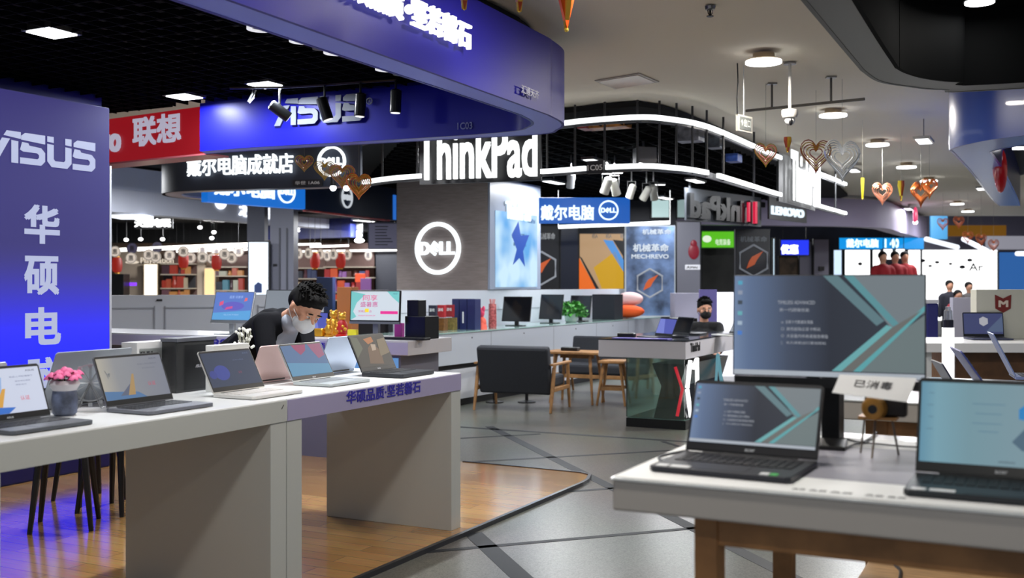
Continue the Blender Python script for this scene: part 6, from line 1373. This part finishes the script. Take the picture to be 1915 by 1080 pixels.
spike(1613, 352, 11, .22, .012, 'thin yellow foil strip hanging alone over the lilac bulkhead', mat((214, 196, 50), .3, .4), mat((214, 196, 50), .3, .4))
spike(1685, 356, 12, .22, .04, 'narrow red and yellow drop left of the orange spirals', RO, mat((220, 200, 60), .3, .4))
for k, (px, py, lb) in enumerate(((1763, 415, 'dark red foil heart before the blue banner'), (1793, 412, 'red foil heart before the yellow beam, left'), (1810, 440, 'small red foil drop under the yellow beam, left'), (1835, 445, 'red foil heart over the huge display wall'), (1858, 455, 'dark red foil drop over the display wall right end'))):
    fan_heart(px, py, 20, 1.3, lb, mat((150, 60, 50), .3, .4), mat((190, 110, 60), .3, .4), 5)

# ================================================================== RIGHT SIDE TABLES
TOP = mat((226, 226, 226), .3)
def wood_table(label, loc, rot, L_, D_, H, th=.085, m=None, inset=.42, apron=.2, legw=.09, panels=False):
    t = thing('demo_table', label, 'table', loc, rot, 'white topped oak demo tables')
    MB().box(0, L_, 0, D_, H-th, H-.006).build('tabletop', m or mat((192, 187, 180), .45), t, bevel=.006)
    MB().box(-.004, L_+.004, -.006, D_, H-.0055, H).build('glass_sheet', mat((226, 230, 230), .12), t)
    w = wood((170, 122, 76))
    MB().box(inset, L_-.2, .10, .13, H-th-apron, H-th-.001).build('apron', w, t, bevel=.003)
    MB().box(inset, L_-.2, D_-.13, D_-.10, H-th-apron, H-th-.001).build('apron', w, t, bevel=.003)
    for x in (inset, L_-.3):
        for y in (.09, D_-.17): MB().prism([(x, y), (x+legw, y), (x+legw, y+.08), (x, y+.08)], 0, H-th-.001).build('leg', w, t, bevel=.004)
    return t
RT = gz(1145, 892, .95); RT.z = 0
tt = wood_table('near oak demo table with white top holding two dark laptops and a monitor', RT, RB, 2.1, 1.12, .95, inset=.19, legw=.06, apron=.085)
def rt(x, y, z=.951): return RT+B*x+A*y+Vector((0, 0, z))
# table runner sheets and printed text
t = thing('counter_mat', 'grey lilac and white paper mat lying under the laptops', 'mat', rt(0, 0, .9505), RB)
MB().box(.0, 1.9, .01, 1.0, 0, .0012).build('white_sheet', mat((240, 243, 244), .5), t); MB().box(.10, 1.9, .22, .80, .0013, .002).build('grey_band', mat((150, 150, 162), .5), t)
mb = MB()
for x, w_ in ((.45, .03), (.49, .04), (.54, .05), (.62, .04), (.67, .04)): mb.text('品质', x, .0, w=w_, h=.02, y=0, ext=.0004, M=Matrix.Translation((0, .04, .0014)) @ Matrix.Rotation(-math.pi/2, 4, 'X'))
mb.build('printed_text', mat((120, 124, 126), .5), t)
DK = mat((40, 42, 50), .4, .3)
laptop('black laptop on near oak table mirroring the big monitor picture', rt(.055+.19, .105), RB-.04, W=.376, D=.29, kind='dark', body=DK, bez=mat((30, 32, 38), .35), ang=113, H=.22, logo='acer', group='laptops on the near oak table', keys=mat((24, 25, 32), .5))
laptop('black laptop at right edge of near oak table with pale blue screen', rt(.70+.2, .075), RB, W=.40, D=.26, kind='pale', body=mat((38, 42, 46), .4, .3), bez=mat((28, 32, 34), .35), ang=110, H=.255, logo='acer', group='laptops on the near oak table', keys=mat((22, 24, 26), .5))
# big monitor
mp = rt(.565, .60); 
P0, P1 = at(1370, 700, 3.32), at(1732, 708, 3.10)
fm = Face(P0, P1); mid = (P0+P1)/2
t = thing('monitor', 'large monitor with dark geometric wallpaper standing on near oak table', 'monitor', (mid.x, mid.y, .953), fm.rot)
zb = at(1550, 706, mid.y).z-.953; hh = (706-513)/F*mid.y; w = fm.w
M = Matrix.Translation((0, 0, zb)) @ Matrix.Rotation(math.radians(-3), 4, 'X')
hs_ = MB().box(-w/2, w/2, 0, .012, 0, hh, M=M).box(-w*.38, w*.38, .012, .04, .0, hh*.7, M=M).build('housing', mat((20, 22, 26), .35), t, bevel=.002)
screen('dark', w-.008, hh-.006, hs_, M @ Matrix.Translation((0, -.0012, .003)))
MB().box(-w/2+.01, w/2-.01, -.02, .02, -.03, -.002, M=M).build('soundbar', BLACK, t)
MB().box(-.065, -.025, .05, .075, .01, zb+.15).build('neck', mat((14, 15, 18), .3), t, bevel=.004); MB().prism([(-.10, -.05), (.06, -.05), (.05, .13), (-.09, .13)], 0, .012).build('foot', BLACK, t, bevel=.003)
# paper notice
P0, P1 = at(1560, 745, 3.0), at(1706, 760, 2.85)
v = [at(1570, 700, 3.06), at(1714, 707, 2.98), at(1697, 752, 2.84), at(1556, 734, 2.88)]
def grid4(v, nx, ny, bump=.001):
    vs = []; fs = []
    for j in range(ny+1):
        for i in range(nx+1):
            a_ = v[0].lerp(v[1], i/nx); b_ = v[3].lerp(v[2], i/nx); p = a_.lerp(b_, j/ny); p = p+Vector((0, -bump*math.sin(i*1.3+j), 0)); vs.append(p)
    for j in range(ny):
        for i in range(nx): k = j*(nx+1)+i; fs.append((k, k+1, k+nx+2, k+nx+1))
    return vs, fs
t = thing('paper_notice', 'handwritten white paper notice taped under the large monitor', 'notice', (0, 0, 0), 0)
vs, fs = grid4(v, 10, 4); o = MB().add(vs, fs).build('sheet', mat((228, 230, 232), .8), t); sl_ = o.modifiers.new('s', 'SOLIDIFY'); sl_.thickness = .0008
wr = MB().text('已消毒', .24, .38, w=.5, h=.36, y=-.0, ext=.2, bold=.013)
nn = (v[1]-v[0]).cross(v[0]-v[3]).normalized(); nn = nn if nn.y < 0 else -nn
wr.v = [tuple(v[3].lerp(v[2], x).lerp(v[0].lerp(v[1], x), z)+nn*(.0022-y*.002)) for x, y, z in wr.v]
wr.build('handwriting', mat((60, 60, 64), .8), t)
# tripod camera ornament
t = thing('retro_camera_ornament', 'small bronze retro camera ornament on three thin legs', 'ornament', rt(.555, .66), RB)
M = Matrix.Translation((0, 0, .140))
MB().box(-.03, .085, 0, .045, -.025, .035, M=M).build('camera_body', mat((34, 26, 20), .5), t, bevel=.006)
MB().lathe([(.034, 0), (.036, .015), (.028, .03), (.030, .045), (.022, .05)], M=M @ Matrix.Rotation(math.pi/2, 4, 'X')).build('lens_ring', mat((206, 150, 70), .35, .4), t, smooth=True)
MB().lathe([(.013, .045), (.013, .052)], M=M @ Matrix.Rotation(math.pi/2, 4, 'X')).build('lens', BLACK, t)
MB().box(-.045, .06, -.02, .05, -.034, -.026, M=M).build('plate', mat((190, 140, 80), .4, .3), t)
for x0, x1, y1 in ((-.03, -.045, .03), (.0, .0, -.06), (.045, .06, .04)): MB().tube([(x0, .01, .108), (x1, y1, 0)], .0032, 6).build('leg', mat((120, 110, 100), .4, .5), t); 
# black box behind laptop right + adapter
P = rt(.385, .90); simplebox('power_box', 'black upright box behind the laptop, left of the camera ornament', 'box', P, RB, .055, .09, .2, mat((12, 14, 18), .4))
# cables
def cable(label, pts, r, m=BLACK, name='cable'):
    o = MB().tube(curve_pts([Vector(p) for p in pts], 8), r, 6).build(name, m, smooth=True); tag(o, label, 'cable', 'black cables on the near oak table'); return o
cable('black cable looping on near oak table behind the camera ornament', [gz(1540, 822, .957), gz(1580, 820, .957), gz(1612, 826, .957), gz(1640, 808, .957)], .0035)
cable('black cable crossing from the laptop to the right laptop', [gz(1535, 838, .957), gz(1575, 838, .957), gz(1610, 828, .957), gz(1690, 834, .957), gz(1735, 836, .957)], .003)
cable('black charging cable coiled at left corner of near oak table', [gz(1285, 842, .96), gz(1245, 850, .96), gz(1232, 856, .96), gz(1245, 862, .96), gz(1262, 852, .96), gz(1290, 846, .96)], .004)
# light wood bench at the bottom
P0 = gz(1640, 1040, .45)
t = thing('wooden_bench', 'light oak bench top with black cable beneath near table', 'bench', (P0.x, P0.y, 0), RB)
MB().box(-.02, .75, -.70, 0.0, .42, .45).build('seat', wood((190, 150, 100)), t, bevel=.006)
for x in (.05, .68):
    for y in (-.66, -.06): MB().box(x, x+.04, y, y+.04, 0, .419).build('leg', wood((150, 108, 66)), t)
cable('black cable hanging over the light oak bench', [gz(1668, 1042, .453)+Vector((0, 0, .06)), gz(1672, 1052, .455), gz(1684, 1066, .455), gz(1682, 1085, .455)], .006)

# second table row
P2 = gz(1545, 745, .95); P2.z = 0
t = wood_table('second white topped oak table behind the large monitor', P2+B*.05, RB, 2.4, 1.35, .95, inset=.1)
def t2(px, py, z=.951): q = gz(px, py, z); return q
LBK = mat((70, 84, 160), .35, .2)
def lean(label, px, py, rot, D, **k):
    P = gz(px, py, .952); y = Vector((-math.sin(rot), math.cos(rot), 0)); laptop(label, P-y*D, rot, D=D, bez=BLACK, stickers=False, group='laptops on the second oak table', **k)
lean('small dark navy laptop standing open, right of the large monitor', 1792, 750, 1.36, .19, W=.26, kind='off', body=mat((34, 42, 72), .4, .2), ang=120, H=.18)
lean('blue lidded laptop seen from the side behind the pale screened laptop', 1853, 752, 1.30, .24, W=.34, kind='pale', body=mat((76, 88, 170), .4, .1), ang=124, H=.255)
lean('pale blue laptop seen edge-on behind the blue lidded one', 1893, 706, 1.24, .24, W=.30, kind='pale', body=mat((130, 146, 196), .4, .1), ang=116, H=.25)
cable('thin cables scattered on the second oak table', [t2(1752, 725, .956), t2(1790, 712, .956), t2(1812, 728, .956), t2(1840, 718, .956)], .004)
# third table with hexagon laptop
P3 = gz(1728, 641, .95); P3.z = 0
t = thing('demo_table', 'white topped cabinet table with brown front under the hexagon laptop', 'table', P3, RB+.42, 'white topped oak demo tables')
MB().box(0, 3.2, 0, 1.0, .87, .95).build('tabletop', TOP, t, bevel=.004); MB().box(.35, 3.0, .15, .9, .1, .869).build('cabinet', wood((150, 104, 58)), t); MB().box(.3, 3.0, .1, .149, .62, .868).build('shade_strip', wood((90, 60, 34)), t)  # darker wood strip puts the shade under the tabletop into colour
MB().box(.02, .08, .05, .11, 0, .869).build('leg', WHITE, t)
q = gz(1858, 636, .95); laptop('laptop with hexagon wallpaper on the brown fronted table', q, RB+.42, W=.36, D=.22, kind='hex', body=mat((60, 64, 90), .4, .3), bez=BLACK, ang=98, stickers=False, group='laptops on the far tables', H=.23)
mb = None
P = at(1826, 592, 9.6); t = thing('display_carton', 'cream display carton with red shield emblem behind the hexagon laptop', 'box', (P.x, P.y, .951), .02)
hz = at(0, 541, 9.6).z-.951
MB().box(0, .75, 0, .12, 0, hz).build('carton', mat((205, 205, 192), .5), t, bevel=.003)
cx_ = (1876-1826)/F*9.6; cz = at(0, 566, 9.6).z-.951
mb = MB(); mb.pxz([(cx_-.075, cz+.075), (cx_, cz+.04), (cx_+.075, cz+.075), (cx_+.07, cz-.05), (cx_, cz-.09), (cx_-.07, cz-.05)], -.006, -.001, m=0)
mb.text('M', cx_-.04, cz-.035, w=.08, h=.055, y=-.007, ext=.003, m=1, bold=.04); mb.build('shield_emblem', [mat((120, 34, 28), .4), mat((220, 205, 190), .4)], t)
# glowing column, blue bottle, partition
P = at(1773, 640, 7.6); t = thing('light_post', 'short glowing white post with black cap before the partition', 'light', (P.x, P.y, 0), 0)
z1 = at(0, 612, 7.6).z; MB().lathe([(.042, .1), (.042, z1)], n=16).build('tube', mat((255, 255, 255), .5, em=2), t, smooth=True)
MB().lathe([(.036, z1), (.036, z1+.055)]).build('cap', mat((24, 24, 44), .4), t); MB().lathe([(.06, 0), (.06, .1)]).build('foot', METAL, t)
MB().lathe([(.03, z1+.056), (.028, z1+.12), (.018, z1+.13), (.018, z1+.15)]).build('bottle', mat((200, 205, 215), .1, alpha=.7), t, smooth=True)
P = at(1744, 600, 11); t = thing('blue_bin', 'tall royal blue bin beside the large monitor edge', 'bin', (P.x, P.y, 0), 0)
MB().box(-.055, .06, 0, .12, 0, at(0, 567, 11).z).build('body', mat((28, 40, 170), .4, em=.1), t, bevel=.01); MB().box(-.06, .065, -.004, .124, at(0, 567, 11).z, at(0, 560, 11).z).build('lid', mat((180, 182, 190), .4), t)
P = at(1782, 556, 13.5); t = thing('low_partition', 'grey low partition in front of the huge white display wall', 'partition', (P.x, P.y, 0), -.02)
MB().box(0, 1.0, 0, .1, 0, P.z).build('panel', mat((160, 158, 172), .5), t); MB().box(.33, .36, -.02, -.001, 0, P.z).build('post', mat((200, 198, 205), .5), t)
P = at(1735, 640, 9.8); o = wbox('white_counter', 'white and lilac low counter under the glowing post', 'counter', 1722, 640, 1830, 700, 10.8, .5, mat((190, 192, 215), .4)); 
# low white seat fronts behind
wbox('white_low_cabinet', 'white low cabinets below the seated person shoulder, far row', 'cabinet', 1400, 560, 1560, 640, 15, .4, mat((190, 188, 200), .5), floor=True)
P = at(1335, 545, 16.5); wbox('white_counter', 'white shop counter behind the seated person', 'counter', 1262, 548, 1560, 640, 16.8, .5, mat((170, 168, 186), .5), floor=True)
wbox('lilac_header', 'lilac counter header with white text behind the seated person', 'sign', 1309, 541, 1341, 560, 15.5, .1, mat((120, 110, 190), .5, em=.4), floor=True)
wbox('white_lit_shelf', 'glowing white shelf front right of the lilac header', 'shelf', 1342, 546, 1374, 561, 16.6, .1, mat((245, 245, 255), .5, em=1.4), floor=True)

# spotlights wash on desks from the booth's own track
tr2 = thing('track_rail', 'black track rail in the grid above the display desks', 'track', (0, 0, 0), 0)
MB().tube([dk(-1.8, .5, 2.92), dk(3.0, .5, 2.92)], .014, 6).build('rail', BLACK, tr2)
for k, u in enumerate((-1.5, -.3, .9, 1.7)):
    P = dk(u, .5, 2.80); t = thing('spotlight', f'black track spotlight hanging over the display desks, number {"one two three four".split()[k]} from the near end', 'spotlight', P, 0, 'desk spotlights')
    MB().lathe([(.03, -.06), (.04, -.06), (.04, .08), (.02, .09)]).build('body', BLACK, t, smooth=True); MB().tube([(0, 0, .08), (0, 0, .13)], .008, 5).build('bracket', BLACK, t)
    spot('lamp', t, (0, 0, -.07), [60, 100, 130, 120][k], 1.15, (.97, .98, 1))
